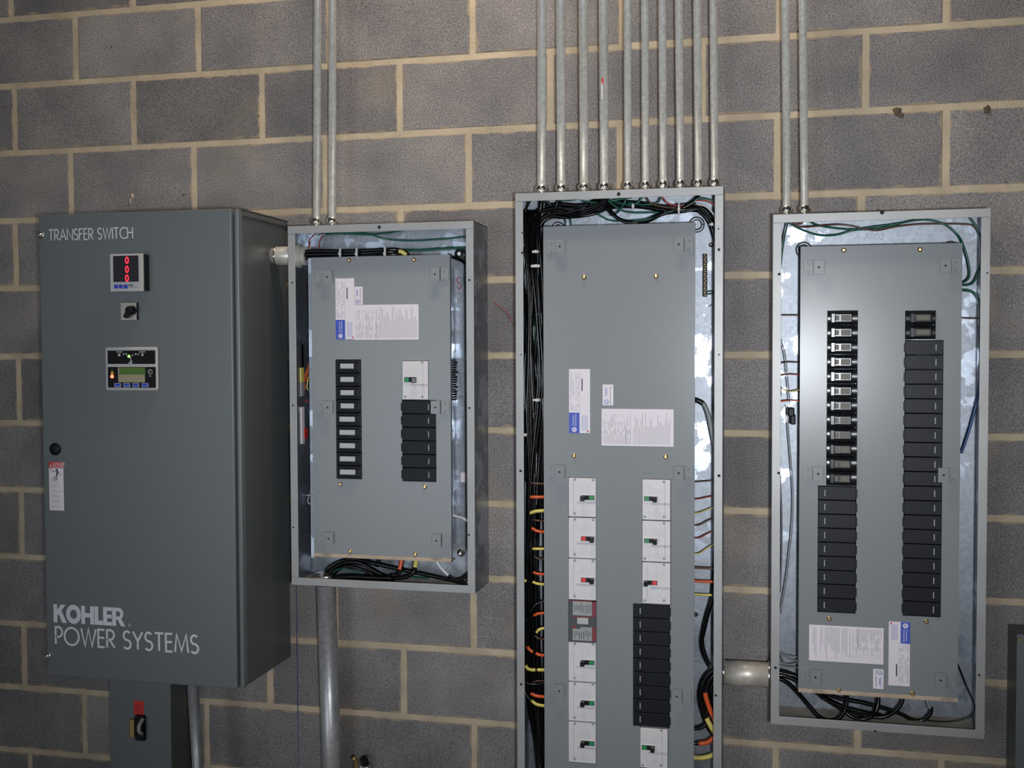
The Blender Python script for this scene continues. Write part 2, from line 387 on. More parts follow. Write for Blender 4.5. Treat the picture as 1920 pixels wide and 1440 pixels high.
# ------------------------------------------------------------------ lettering (geometric sans drawn as strokes)
def arc(cx, cz, rx, rz, a0, a1, n=14): return [(cx+rx*math.cos(math.radians(a0+(a1-a0)*i/n)), cz+rz*math.sin(math.radians(a0+(a1-a0)*i/n))) for i in range(n+1)]
GL = {'T': (.58, [[(0,1),(.58,1)], [(.29,1),(.29,0)]]), 'R': (.52, [[(0,0),(0,1),(.22,1)]+arc(.22,.73,.26,.27,90,-90)+[(0,.46)], [(.17,.46),(.52,0)]]),
      'A': (.74, [[(0,0),(.37,1),(.74,0)], [(.13,.34),(.61,.34)]]), 'N': (.70, [[(0,0),(0,1),(.70,0),(.70,1)]]),
      'S': (.50, [arc(.25,.75,.22,.25,35,270,16)[:-1]+arc(.25,.25,.25,.25,90,-145,16)]), 'F': (.42, [[(.42,1),(0,1),(0,0)], [(0,.54),(.40,.54)]]),
      'E': (.44, [[(.44,1),(0,1),(0,0),(.44,0)], [(0,.54),(.42,.54)]]), 'W': (1.02, [[(0,1),(.27,0),(.51,1),(.75,0),(1.02,1)]]),
      'I': (.0, [[(0,0),(0,1)]]), 'C': (.78, [arc(.5,.5,.5,.5,52,308,24)]), 'H': (.62, [[(0,0),(0,1)], [(.62,0),(.62,1)], [(0,.53),(.62,.53)]]),
      'P': (.46, [[(0,0),(0,1),(.2,1)]+arc(.2,.72,.26,.28,90,-90)+[(0,.44)]]), 'O': (1.0, [arc(.5,.5,.5,.5,0,360,32)]), 'Y': (.64, [[(0,1),(.32,.46),(.64,1)], [(.32,.46),(.32,0)]]),
      'M': (.88, [[(0,0),(.12,1),(.44,.08),(.76,1),(.88,0)]]), ' ': (.26, []), '0': (.5, [arc(.25,.5,.25,.5,0,360,20)]), '2': (.5, [arc(.25,.72,.23,.26,160,-30,10)+[(.02,0),(.5,0)]])}
def stroke(s, pts, wd, f, mi=0):
    P = [Vector((p[0], p[1])) for p in pts]; n = len(P); cl = (P[0]-P[-1]).length < 1e-5; vs = []
    for i in range(n):
        a = P[i-1] if i > 0 else (P[-2] if cl else None); c = P[i+1] if i < n-1 else (P[1] if cl else None)
        d0 = (P[i]-a).normalized() if a is not None else None; d1 = (c-P[i]).normalized() if c is not None else None
        d0 = d0 or d1; d1 = d1 or d0
        n0 = Vector((-d0.y, d0.x)); n1 = Vector((-d1.y, d1.x)); mm = (n0+n1)
        mm = mm.normalized() if mm.length > .2 else n0
        k = min(1/max(mm.dot(n0), .35), 2.2)*wd/2
        vs += [f(P[i]+mm*k), f(P[i]-mm*k)]
    s.add(vs, [(2*i, 2*i+1, 2*i+3, 2*i+2) for i in range(n-1)], mi)
def text_strokes(s, txt, x0, z0, x1, h, y, wd, shear=0, mi=0, gap=.17):
    tot = sum(GL[c][0] for c in txt) + gap*(len(txt)-1); k = (x1-x0)/(tot*h); x = 0
    for c in txt:
        for si, st in enumerate(GL[c][1]):
            stroke(s, [((x+p[0])*k, p[1]) for p in st], wd/h, lambda p: (x0+p.x*h, y-.00025*si, z0+p.y*h+shear*p.x*h), mi)
        x += GL[c][0] + gap
def font_mesh(s, txt, origin, ux, uz, size, mi=0):
    cu = bpy.data.curves.new('t', 'FONT'); cu.body = txt; cu.size = size; ob = bpy.data.objects.new('t', cu); COL.objects.link(ob)
    me = bpy.data.meshes.new_from_object(ob.evaluated_get(bpy.context.evaluated_depsgraph_get()))
    o = Vector(origin); ux = Vector(ux); uz = Vector(uz)
    s.add([o + ux*v.co.x + uz*v.co.y for v in me.vertices], [list(p.vertices) for p in me.polygons], mi)
    bpy.data.objects.remove(ob); bpy.data.meshes.remove(me); bpy.data.curves.remove(cu)

# ------------------------------------------------------------------ transfer switch cabinet
TX0, TX1, TZ0, TZ1, TY = .2985, .879, FL-1.884, FL-.634, -.300
ts = empty('transfer_switch_cabinet', (.59, 0, TZ0), 'large dark grey transfer switch cabinet with silver lettering and digital meters on its door', 'cabinet')
MB().bbox(TX0+.004, TX1, TY+.022, 0, TZ0+.002, TZ1-.002, .004).build('body', M['tsdark'], ts)
MB().box(TX1-.001, TX1+.004, TY+.03, -.002, TZ1-.016, TZ1-.001).box(TX1-.03, TX1+.004, TY+.03, -.002, TZ1-.003, TZ1).build('top_flange', M['tsdark'], ts)
MB().bbox(TX1-.012, TX1+.001, TY+.006, TY+.03, TZ0+.001, TZ1-.001, .004).build('hinge_edge', M['ts'], ts)
dr = MB().bbox(TX0, TX1-.0165, TY, TY+.021, TZ0, TZ1, .003).build('door', M['ts'], ts)
s = MB(); text_strokes(s, 'TRANSFER SWITCH', at(92,450,TY).x, at(92,451,TY).z, at(249,444,TY).x, .0285, TY-.0006, .0030)
s.build('transfer_switch_lettering', M['letter'], dr)
s = MB(); text_strokes(s, 'POWER SYSTEMS', at(105,1206,TY).x, at(105,1207.5,TY).z, at(372,1224,TY).x, .047, TY-.0006, .0058)
s.build('power_systems_lettering', M['letter'], dr)
def kohler():
    s = MB(); x0, x1 = at(101,1166,TY).x, at(236,1174,TY).x; z0 = at(101,1166.5,TY).z; h = .0495; y = TY-.0006
    tot = .90+1.08+.92+.615+.64+.92; k = (x1-x0)/(tot*h)
    cur = [0]
    cnt = [0]
    def poly(pts):
        cnt[0] += 1; yy = y-.0001*(cnt[0] % 7)
        s.add([(x0+(cur[0]+p[0])*k*h, yy, z0+p[1]*h) for p in pts], [tuple(range(len(pts)))])
    def rc(a, b, c, d): poly([(a,c),(b,c),(b,d),(a,d)])
    rc(0,.27,0,1); poly([(.27,.38),(.27,.68),(.54,1),(.88,1)]); poly([(.36,.50),(.56,.70),(.95,0),(.61,0)]); cur[0] += .90
    n = 28
    for i in range(n):
        a, b = 2*math.pi*i/n, 2*math.pi*(i+1)/n
        poly([(.53+.53*math.cos(a), .5+.53*math.sin(a)), (.53+.53*math.cos(b), .5+.53*math.sin(b)), (.53+.25*math.cos(b), .5+.25*math.sin(b)), (.53+.25*math.cos(a), .5+.25*math.sin(a))])
    cur[0] += 1.08
    rc(0,.27,0,1); rc(.63,.90,0,1); rc(.27,.63,.38,.62); cur[0] += .92
    rc(0,.27,0,1); rc(.27,.6,0,.24); cur[0] += .615
    rc(0,.27,0,1); rc(.27,.62,0,.2); rc(.27,.6,.40,.60); rc(.27,.62,.8,1); cur[0] += .64
    rc(0,.27,0,1); rc(.27,.45,.80,1); rc(.27,.45,.36,.52)
    for i in range(10):
        a, b = math.radians(-90+18*i), math.radians(-90+18*(i+1))
        poly([(.45+.32*math.cos(a), .68+.32*math.sin(a)), (.45+.32*math.cos(b), .68+.32*math.sin(b)), (.45+.10*math.cos(b), .66+.14*math.sin(b)), (.45+.10*math.cos(a), .66+.14*math.sin(a))])
    poly([(.34,.40),(.60,.44),(.92,0),(.60,0)])
    c = at(243,1172,TY); n = 14
    stroke(s, arc(0,0,.0035,.0035,0,360,12), .0012, lambda p: (c.x+p.x, y, c.z+p.y))
    s.build('kohler_lettering', M['letter'], dr)
kohler()
for u, v in ((78,441),(91,1230)):
    c = at(u, v, TY); MB().lathe((c.x, TY, c.z), (0,-1,0), [(0,.009),(.003,.009),(.003,.0065),(.010,.0055),(.012,.003)]).build('door_screw', M['zinc'], ts)
c = at(104,842,TY); MB().lathe((c.x, TY, c.z), (0,-1,0), [(0,.017),(.003,.017),(.006,.013),(.007,.004)]).build('hole_plug', M['plastic'], ts)
# danger label
x0, x1, z0, z1 = rect(92.5,866,119.5,957,TY); y = TY-.0006; h = z1-z0; wd = x1-x0
lb = MB().box(x0, x1, y, TY, z0, z1).build('danger_label', M['label'], ts); tag(lb, 'white danger label with red header')
s = MB().quad(x0, x1, z1-h*.125, z1, y-.0003, 0); font_mesh(s, 'DANGER', (x0+wd*.27, y-.0006, z1-h*.062), (1,0,0), (0,0,1), .0095, 1); font_mesh(s, 'PELIGRO', (x0+wd*.27, y-.0006, z1-h*.115), (1,0,0), (0,0,1), .0090, 1)
s.add([(x0+wd*.06,y-.0006,z1-h*.1),(x0+wd*.22,y-.0006,z1-h*.1),(x0+wd*.14,y-.0006,z1-h*.045)], [(0,1,2)], 1); s.build('header', [M['lred'], M['label']], lb)
s = MB(); zc = z1-h*.24; xc = x0+wd*.5
for st, k in (([(-.42,.30),(-.18,.10),(.0,.16)],.0016),([(.02,.30),(.10,.12),(.05,-.10)],.005),([(.08,.16),(.28,-.08)],.0016),([(.05,-.08),(-.10,-.30),(-.28,-.26)],.002),([(.05,-.1),(.06,-.32),(-.1,-.42)],.002)):
    stroke(s, [(p[0]*wd, p[1]*wd) for p in st], k, lambda p: (xc+p.x, y-.0004, zc+p.y))
rnd = random.Random(3)
for g in range(6):
    for l in range(3):
        zz = z1-h*(.37+g*.105+l*.024); s.quad(x0+wd*.08, x0+wd*(rnd.uniform(.5,.85)), zz-.0006, zz+.0004, y-.0004, 1)
s.build('print', [M['print_d'], M['print_']], lb)
# power meter
mY = TY-.034; x0, x1, z0, z1 = rect(206,475.5,267,546.5,mY)
mt_ = MB().bbox(x0, x1, mY, mY+.008, z0, z1, .0015).build('power_meter', M['bezel'], ts); tag(mt_, 'square digital power meter showing red zeros')
MB().box(x0+.002, x1-.001, mY+.008, TY, z0+.002, z1-.002).build('meter_body', M['plastic'], mt_)
a0, a1, b0, b1 = rect(212.5,479.5,260,528.5,mY); MB().quad(a0, a1, b0, b1, mY-.0006).build('screen', M['screen'], mt_)
for v in (488,505,521.5):
    c = at(238.5, v, mY); s = MB(); stroke(s, arc(0,0,.0040,.0078,0,360,20), .0032, lambda p: (c.x+p.x, mY-.0012, c.z+p.y)); s.build('digit', M['digit'], mt_)
s = MB()
for i in range(6):
    c = at(248, 484+i*7.6, mY); s.quad(c.x-.002, c.x+.002, c.z-.0008, c.z+.0008, mY-.0012)
    c = at(254, 486+i*7.6, mY); s.quad(c.x-.002, c.x+.002, c.z-.0006, c.z+.0006, mY-.0012)
s.build('screen_marks', M['print_d'], mt_)
for u in (218,227,236): a = rect(u-3.6,533.5,u+3.6,541,mY); MB().bbox(a[0], a[1], mY-.002, mY+.001, a[2], a[3], .001).build('button', M['key'], mt_)
s = MB()
for k in range(4): a = rect(241+k*2.4,533,242.8+k*2.4,536.5,mY); s.quad(a[0], a[1], a[2], a[3], mY-.0006)
a = rect(241,538,258,538.8,mY); s.quad(a[0], a[1], a[2], a[3], mY-.0006); s.build('maker_mark', M['print_d'], mt_)
# selector switch
sY = TY-.012; x0, x1, z0, z1 = rect(226,567,255,600.5,sY)
sl = MB().bbox(x0, x1, sY, sY+.004, z0, z1, .001).build('selector_switch', M['metalplate'], ts)
MB().box(x0+.001, x1, sY+.004, TY, z0+.001, z1-.001).build('switch_body', M['plastic'], sl)
c = at(241.5,582,sY-.02); s = MB().lathe((c.x-.002, sY, c.z), (0,-1,0), [(0,.0125),(.016,.0115),(.02,.009)])
s.add([(c.x-.016,sY-.006,c.z-.016),(c.x-.010,sY-.006,c.z-.020),(c.x+.006,sY-.006,c.z-.004),(c.x-.004,sY-.006,c.z+.006),(c.x-.016,sY-.022,c.z-.016),(c.x-.010,sY-.022,c.z-.020),(c.x+.006,sY-.022,c.z-.004),(c.x-.004,sY-.022,c.z+.006)], [(0,1,2,3),(4,5,6,7),(0,1,5,4),(1,2,6,5),(2,3,7,6),(3,0,4,7)])
s.build('knob', M['plastic'], sl)
# controller
cY = TY-.010; x0, x1, z0, z1 = rect(196.5,650,295,732.5,cY)
ct = MB().bbox(x0, x1, cY, TY, z0, z1, .006).build('controller', M['bezel'], ts); tag(ct, 'controller with green and red indicator lamps and blue keys')
for nm, r4 in (('status_panel', (202,657,291.5,682.5)), ('keypad_panel', (202.5,688,292.5,727))):
    a = rect(*r4, cY); MB().quad(a[0], a[1], a[2], a[3], cY-.0006).build(nm, M['panel_black'], ct)
yy = cY-.0012
def decal(name, r4, mt, par, lift=0): a = rect(*r4, cY); return MB().box(a[0], a[1], yy-lift, cY-.0004, a[2], a[3]).build(name, mt, par)
decal('display', (224.5,689,272.5,702.5), M['lcd'], ct); decal('display_film', (222,702.5,272,717), M['lcd_p'], ct)
decal('display_edge', (222,689,223.6,702), M['bezel'], ct)
for u in (221,238,255,272.5):
    decal('key_rim', (u-6,718.5,u+6,725.5), M['key_l'], ct, .0004); decal('key', (u-4.6,719.5,u+4.6,724.2), M['key'], ct, .0014)
c = at(242,668,cY); MB().lathe((c.x, cY-.0005, c.z), (0,-1,0), [(0,.0036),(.002,.003)]).build('green_lamp', M['led_g'], ct)
c = at(210.5,706,cY); MB().lathe((c.x, cY-.0005, c.z), (0,-1,0), [(0,.0048),(.002,.004)]).build('red_lamp', M['led_r'], ct)
a = at(207.5,702,cY); b = at(214,702,cY); d = at(210.7,694,cY); MB().add([(a.x,yy,a.z),(b.x,yy,b.z),(d.x,yy,d.z)], [(0,1,2)]).build('warning_triangle', M['amber'], ct)
s = MB()
for u, v, a, b in ((224,665.5,4.5,5),(232,664,2,3),(237,664,3,3),(249,666,2,3),(255,664,3,3),(260,664,2,3),(267.5,665,3.5,5),(224,659.8,11,1.6),(267,659.8,11,1.6),(245.5,672,1.6,5),(246.5,677,3.5,3),(245,680.5,7,2.4),(282,705,3,2)):
    r = rect(u-a/2, v-b/2, u+a/2, v+b/2, cY); s.quad(r[0], r[1], r[2], r[3], yy)
c = at(282,697,cY); stroke(s, arc(0,0,.006,.006,0,360,18), .0014, lambda p: (c.x+p.x, yy, c.z+p.y)); stroke(s, [(-.002,-.003),(0,.003),(.002,.002)], .001, lambda p: (c.x+p.x, yy, c.z+p.y))
s.build('symbols', M['bezel'], ct)

# ------------------------------------------------------------------ safety switch below the cabinet
DX0, DX1, DY = .376, .568, -.13
sw = empty('safety_switch_box', (.47, 0, .12), 'narrow grey disconnect box with red label and black handle under the transfer switch', 'switch box')
MB().bbox(DX0, DX1, DY+.003, 0, .12, FL-1.935, .003).build('body', M['tsdark'], sw)
MB().bbox(DX0-.001, DX1+.001, DY, DY+.006, .118, FL-1.933, .0015).build('cover', M['ts'], sw)
x0, x1, z0, z1 = rect(251,1314,270,1341,DY)
lr = MB().box(x0, x1, DY-.0006, DY, z0, z1).build('red_label', M['lred'], sw)
s = MB()
for k in (.25,.4,.55,.72): s.quad(x0+.004, x1-.004, z0+(z1-z0)*k, z0+(z1-z0)*k+.0012, DY-.001)
s.build('print', M['maroon'], lr)
x0, x1, z0, z1 = rect(253,1342,270.5,1389,DY-.01)
hp = MB().bbox(x0, x1, DY-.012, DY, z0, z1, .002).build('handle_plate', M['plastic'], sw)
c = at(261,1352,DY-.03); d = at(262,1380,DY-.03)
s = MB().tube(spline([(c.x,DY-.010,c.z),(c.x-.003,DY-.024,c.z-.014),(c.x-.003,DY-.026,c.z-.03),(d.x-.004,DY-.012,d.z)]), .0055, 8); s.build('switch_handle', M['pgrey'], hp)
a = rect(244.5,1348,254,1382,DY-.012); MB().bbox(a[0], a[1], DY-.02, DY-.004, a[2], a[3], .003).build('lock_hasp', M['brass'], hp)

# ------------------------------------------------------------------ conduits
def conduit(u0, u1, v1, Y, r, zb, label, group, ztop=RZ, mt='conduit', stickers=()):
    c = at((u0+u1)/2 if u0 else u1, v1, Y); top = at(u0, 0, Y) if u0 else c; X = c.x if not u0 else at(u1, v1, Y).x
    X2 = top.x
    t = empty('conduit', (X, Y, zb), label, 'conduit', group)
    zt = at(u0, 0, Y).z if u0 else ztop
    s = MB(); xt = X + (X2-X)*(ztop-zb)/max(zt-zb, .01); s.cyl((X, Y, zb+.010), (xt, Y, ztop), r, n=20); p = s.build('pipe', M[mt], t)
    k = r/.0118; s = MB(); s.lathe((X, Y, zb), (0,0,1), [(0,.0150*k),(.006,.0150*k),(.006,.0125*k),(.010,.0125*k),(.011,.0172*k),(.019,.0178*k),(.024,.0160*k),(.027,.0140*k),(.0275,r*1.02)], n=22)
    s.build('connector', M['fit'], t)
    s = MB(); s.lathe((X, Y, zb+.0105), (0,0,1), [(0,.0176*k),(.0035,.0182*k),(.0095,.0182*k),(.012,.0165*k)], n=8); s.build('compression_nut', M['fit'], t)
    for (v, hh, a0, a1, mm) in stickers:
        z = at(u1, v, Y).z; n = 8; vs = []
        for i in range(n+1):
            a = math.radians(a0+(a1-a0)*i/n); vs += [(X+(r+.0006)*math.sin(a), Y-(r+.0006)*math.cos(a), z), (X+(r+.0006)*math.sin(a), Y-(r+.0006)*math.cos(a), z-hh)]
        MB().add(vs, [(2*i, 2*i+1, 2*i+3, 2*i+2) for i in range(n)], 0, True).build('sticker', M[mm], t, fix=False)
    return t
BT = {'L': FL-.666, 'M': FL-.600, 'R': FL-.673}
conduit(596, 593.5, 400, -.085, .0105, BT['L'], 'left of the two conduits rising from the smaller left panel', 'conduits above the left panel')
conduit(624, 622.5, 400, -.085, .0105, BT['L'], 'right of the two conduits rising from the smaller left panel', 'conduits above the left panel')
ordn = ['leftmost', 'second', 'third', 'fourth', 'fifth', 'sixth', 'seventh', 'eighth', 'ninth', 'rightmost']
mb_ = (1016,1053,1095.5,1133.5,1177.5,1210.7,1243.7,1276,1309.7,1340); mt2 = (1016,1051,1093.5,1131,1176.5,1209,1241.5,1272.5,1307,1337.5)
for i in range(10):
    r = .0118 if i < 4 else .0098
    st = ()
    if i == 2: st = ((150,.018,-95,-40,'lred'),(161,.02,-95,-60,'label'))
    if i == 3: st = ((148,.016,-55,-5,'lred'),(157,.042,-55,-15,'label'))
    extra = ', red and white sticker in front' if i == 3 else (', red sticker on its side' if i == 2 else '')
    conduit(mt2[i], mb_[i], 345, -.085, r, BT['M'], '%s of ten conduits above the tall middle panel%s' % (ordn[i], extra), 'conduits above the middle panel', stickers=st)
conduit(1472.5, 1475.5, 385, -.085, .0098, BT['R'], 'left of the two conduits rising from the right panel', 'conduits above the right panel')
conduit(1504.5, 1509, 385, -.085, .0098, BT['R'], 'right of the two conduits rising from the right panel', 'conduits above the right panel')
def riser(name, label, u, v, Y, r, zt, mt, ub=None):
    c = at(u, v, Y); X = c.x; t = empty(name, (X, Y, 0), label, 'conduit')
    b = at(ub, 1440, Y) if ub else c; z1 = c.z
    xb = X + (b.x - X)*((zt-0)/(z1-b.z)) if ub else X
    MB().cyl((xb, Y, 0), (X, Y, zt-.004), r, n=24).build('pipe', M[mt], t)
    MB().lathe((X, Y, zt-.012), (0,0,1), [(0,r*1.22),(.010,r*1.22),(.010,r*1.05),(.012,r*1.05)], n=12).build('locknut', M['zinc'], t)
    return t
riser('feeder_conduit', 'thick galvanized conduit dropping from the bottom of the left panel', 611.5, 1100, -.075, .0268, FL-1.638, 'darkpipe', 622)
riser('riser_conduit', 'conduit running down beside the narrow disconnect box under the transfer switch', 360.5, 1290, -.17, .0152, TZ0, 'darkpipe', 369.5)
def nipple(label, p0, p1, r, mt, rings):
    p0, p1 = Vector(p0), Vector(p1); t = empty('conduit_nipple', (p0+p1)/2, label, 'conduit'); d = (p1-p0).normalized(); Ln = (p1-p0).length
    MB().cyl(p0, p1, r, n=28).build('pipe', M[mt], t)
    for a, b, k in rings: MB().lathe(p0+d*a, d, [(0,r*k*.97),(.0015,r*k),(b-.0015,r*k),(b,r*k*.97)], n=28).build('locknut', M['fit' if b < .02 else mt], t)
    return t
c = at(525,480,-.09); nipple('short galvanized nipple joining the transfer switch to the left panel', (TX1, -.09, c.z), (.9495, -.09, c.z), .0235, 'conduit', ((.012,.004,1.22),(.016,.05,1.1)))
c = at(1400,1263,-.08); nipple('short wide rust-stained nipple joining the middle and right panels', (2.101, -.08, c.z), (2.2205, -.08, c.z), .0315, 'rusty', ((.001,.005,1.1),(.1135,.005,1.1)))

# ------------------------------------------------------------------ panelboards
FY = -.146; DF = -.124           # rim plane and dead front plane
def tab_mesh():
    """raised keeper tab, foot on +x side, centre of raised plate at the origin (front = -y)"""
    s = MB(); s.bbox(-.0125,.0125,-.0105,-.0085,-.0175,.0175,.0007); s.box(.0108,.0128,-.0095,0,-.0175,.0175); s.bbox(.0140,.036,-.0032,.0004,-.0175,.0175,.0006)
    for z in (-.010,.010): s.lathe((.024,-.0031,z), (0,-1,0), [(0,.0034),(.0014,.0026)], n=10, mi=1)
    s.cyl((0,-.0108,.0), (0,-.0104,0), .0026, n=10, mi=2); return s
TABR = TABL = SCREW = None
def panel(key, name, X0, X1, Z0, Z1, label, dead, holes, tabs, screws, rimholes, tinted=False):
    global TABR, TABL, SCREW
    t = empty(name, ((X0+X1)/2, 0, Z0), label, 'electrical panel')
    k = .0016
    MB().box(X0, X1, -.006, -.004, Z0, Z1).build('back_plate', M['galv'], t)
    MB().box(X0, X0+k, FY, 0, Z0, Z1).build('side_wall', M['galv'], t); MB().box(X1-k, X1, FY, 0, Z0, Z1).build('side_wall', M['galv'], t)
    MB().box(X0, X1, FY, 0, Z1-k, Z1).build('top_wall', M['galv'], t); MB().box(X0, X1, FY, 0, Z0, Z0+k).build('bottom_wall', M['dust'], t)
    lw = .0205
    MB().bbox(X0, X1, FY-.0015, FY+.001, Z1-lw, Z1, .0006).build('rim', M['lip'], t); MB().bbox(X0, X1, FY-.0015, FY+.001, Z0, Z0+lw, .0006).build('rim', M['lip'], t)
    MB().bbox(X0, X0+lw, FY-.0008, FY+.0012, Z0+lw, Z1-lw, .0006).build('rim', M['lip'], t); MB().bbox(X1-lw, X1, FY-.0008, FY+.0012, Z0+lw, Z1-lw, .0006).build('rim', M['lip'], t)
    h0 = None
    for u, v, r in rimholes:
        c = at(u, v, FY-.0016)
        if h0 is None: h0 = MB().cyl((c.x, FY-.0019, c.z), (c.x, FY-.0012, c.z), 1.0, n=12).build('screw_hole', M['hole'], t, (c.x, FY, c.z))
        else: h0 = dup(h0, t, (c.x, FY, c.z))
        h0.scale = (r, 1, r)
    a = rect(*dead, DF); A = (a[0], a[1]); B = (a[2], a[3])
    hs = [rect(*h, DF) for h in holes]
    s = MB(); plate(s, A, B, hs, DF, DF+.0016)
    s.box(A[0], A[0]+.0016, DF+.0016, DF+.012, B[0], B[1]); s.box(A[1]-.0016, A[1], DF+.0016, DF+.012, B[0], B[1])
    s.box(A[0], A[1], DF+.0016, -.08, B[1]-.0016, B[1]); s.box(A[0], A[1], DF+.0016, -.08, B[0], B[0]+.0016)
    d = s.build('dead_front', M['dead'], t)
    e = .0085; MB().add([(A[0],DF-.0004,B[0]+e),(A[1],DF-.0004,B[0]+e),(A[1],DF-.006,B[0]+.0015),(A[0],DF-.006,B[0]+.0015),(A[0],DF-.006,B[0]),(A[1],DF-.006,B[0]),(A[1],DF+.001,B[0]),(A[0],DF+.001,B[0])],
        [(0,1,2,3),(2,3,4,5),(4,5,6,7),(0,3,4,7),(1,2,5,6),(0,1,6,7)]).build('bottom_lip', M['liptan'], d)
    # inner chassis behind the cutouts
    MB().box(A[0]+.02, A[1]-.02, -.06, -.01, B[0]+.03, B[1]-.03).build('chassis', M['galv'], t)
    for u, v, side in tabs:
        c = at(u, v, DF-.0105)
        if side > 0:
            TABR = tab_mesh().build('keeper_tab', [M['dead'], M['dead'], M['hole']], d, (0,0,0)) if TABR is None else dup(TABR, d, (0,0,0))
            o = TABR
        else:
            if TABL is None:
                s = tab_mesh(); s.v = [Vector((-v.x, v.y, v.z)) for v in s.v]; TABL = s.build('keeper_tab', [M['dead'], M['dead'], M['hole']], d, (0,0,0))
            else: TABL = dup(TABL, d, (0,0,0))
            o = TABL
        o.location = Vector((c.x, DF, c.z)) - WLOC[d]
    for u, v in screws:
        c = at(u, v, DF-.003); loc = (c.x, DF, c.z)
        if SCREW is None: SCREW = MB().lathe(loc, (0,-1,0), [(0,.0062),(.001,.0062),(.001,.0045),(.0035,.0042),(.0045,.003)], n=8).build('cover_screw', M['brass'], d, loc)
        else: SCREW = dup(SCREW, d, loc)
    return t, d
# ---- parts shared by the panels
def fillers(t, r4, n, slit_u, name='filler_plate'):
    x0, x1, z0, z1 = rect(*r4, DF); p = (z1-z0)/n; xs = at(slit_u, (r4[1]+r4[3])/2, DF).x; base = None
    left = slit_u < (r4[0]+r4[2])/2
    for i in range(n):
        zc = z1-(i+.5)*p; loc = ((x0+x1)/2, DF, zc)
        if base is None:
            s = MB(); s.bbox(x0+.0005, x1-.0005, DF-.0015, DF+.010, zc-p/2+.0006, zc+p/2-.0006, .0012)
            xe = x1 if left else x0; s.bbox(xe-.003, xe+.003, DF-.0012, DF+.008, zc-p*.3, zc+p*.3, .001)
            base = s.build(name, M['plastic'], t, loc); MB().box(xs-.0011, xs+.0011, DF-.0021, DF-.001, zc-p*.22, zc+p*.22).build('slit_mark', M['pgrey'], base, loc); kid = base.children[0] if base.children else None
            k0 = [c for c in bpy.data.objects if c.parent == base][0]
        else:
            o = dup(base, t, loc); dup(k0, o, loc)
def small_breakers(t, r4, n, style, knob_u):
    x0, x1, z0, z1 = rect(*r4, DF); p = (z1-z0)/n; b = None; w_ = x1-x0
    for i in range(n):
        zc = z1-(i+.5)*p; loc = ((x0+x1)/2, DF, zc); kx = [rect(a, r4[1], c, r4[3], DF)[:2] for a, c in (knob_u if isinstance(knob_u, list) else [knob_u])][0 if not isinstance(knob_u, list) or i < 4 else 1]
        if style == 'plain':
            if b is None:
                s = MB(); s.bbox(x0+.0005, x1-.0005, DF-.002, DF+.03, zc-p/2+.0005, zc+p/2-.0005, .0016); s.bbox(x0+.006, x1-.004, DF-.005, DF, zc-p*.34, zc+p*.30, .0018)
                b = s.build('circuit_breaker', M['plastic'], t, loc); o = b
            else: o = dup(b, t, loc)
            MB().bbox(kx[0], kx[1], DF-.010, DF-.002, zc-p*.17, zc+p*.21, .0016).box(kx[1]-.006, kx[1]-.005, DF-.0108, DF-.009, zc-p*.17, zc+p*.2).build('toggle', M['handle'], o, loc)
        else:
            if b is None:
                s = MB(); q = []
                for k in range(9):                              # rounded cross section in z
                    a = math.radians(-90+180*k/8); q.append((DF-.001-.006*math.cos(a), zc+(p/2-.0007)*math.sin(a)))
                vs = [(x0+.0005, DF+.02, zc-p/2+.0007)] + [(x0+.0005, yy, z) for yy, z in q] + [(x0+.0005, DF+.02, zc+p/2-.0007)]
                vs += [(x1-.0005, v[1], v[2]) for v in vs]; n2 = 11
                s.add(vs, [(i, (i+1) % n2, n2+(i+1) % n2, n2+i) for i in range(n2)], 0, True); s.add(vs, [tuple(range(n2)), tuple(range(n2, 2*n2))])
                xm = kx[0]
                s.bbox(xm-.014, kx[1]+.006, DF-.0080, DF, zc-p*.40, zc+p*.40, .004)
                s.bbox(xm-.003, kx[1]+.004, DF-.0095, DF, zc-p*.30, zc+p*.30, .002)
                b = s.build('circuit_breaker', M['plastic_g'], t, loc); o = b
            else: o = dup(b, t, loc)
            if style == 'on':
                MB().bbox(kx[0]+(kx[1]-kx[0])*.36, kx[1], DF-.0125, DF-.008, zc-p*.2, zc+p*.2, .001).build('toggle', M['handle_t'], o, loc)
                MB().bbox(kx[0]-.001, kx[0]+(kx[1]-kx[0])*.22, DF-.0115, DF-.008, zc-p*.17, zc+p*.17, .0008).build('rating_window', M['handle_t'], o, loc)
            else:
                MB().bbox(kx[0], kx[1], DF-.0145, DF-.008, zc-p*.2, zc+p*.2, .0022).build('toggle', M['handle_t'], o, loc)
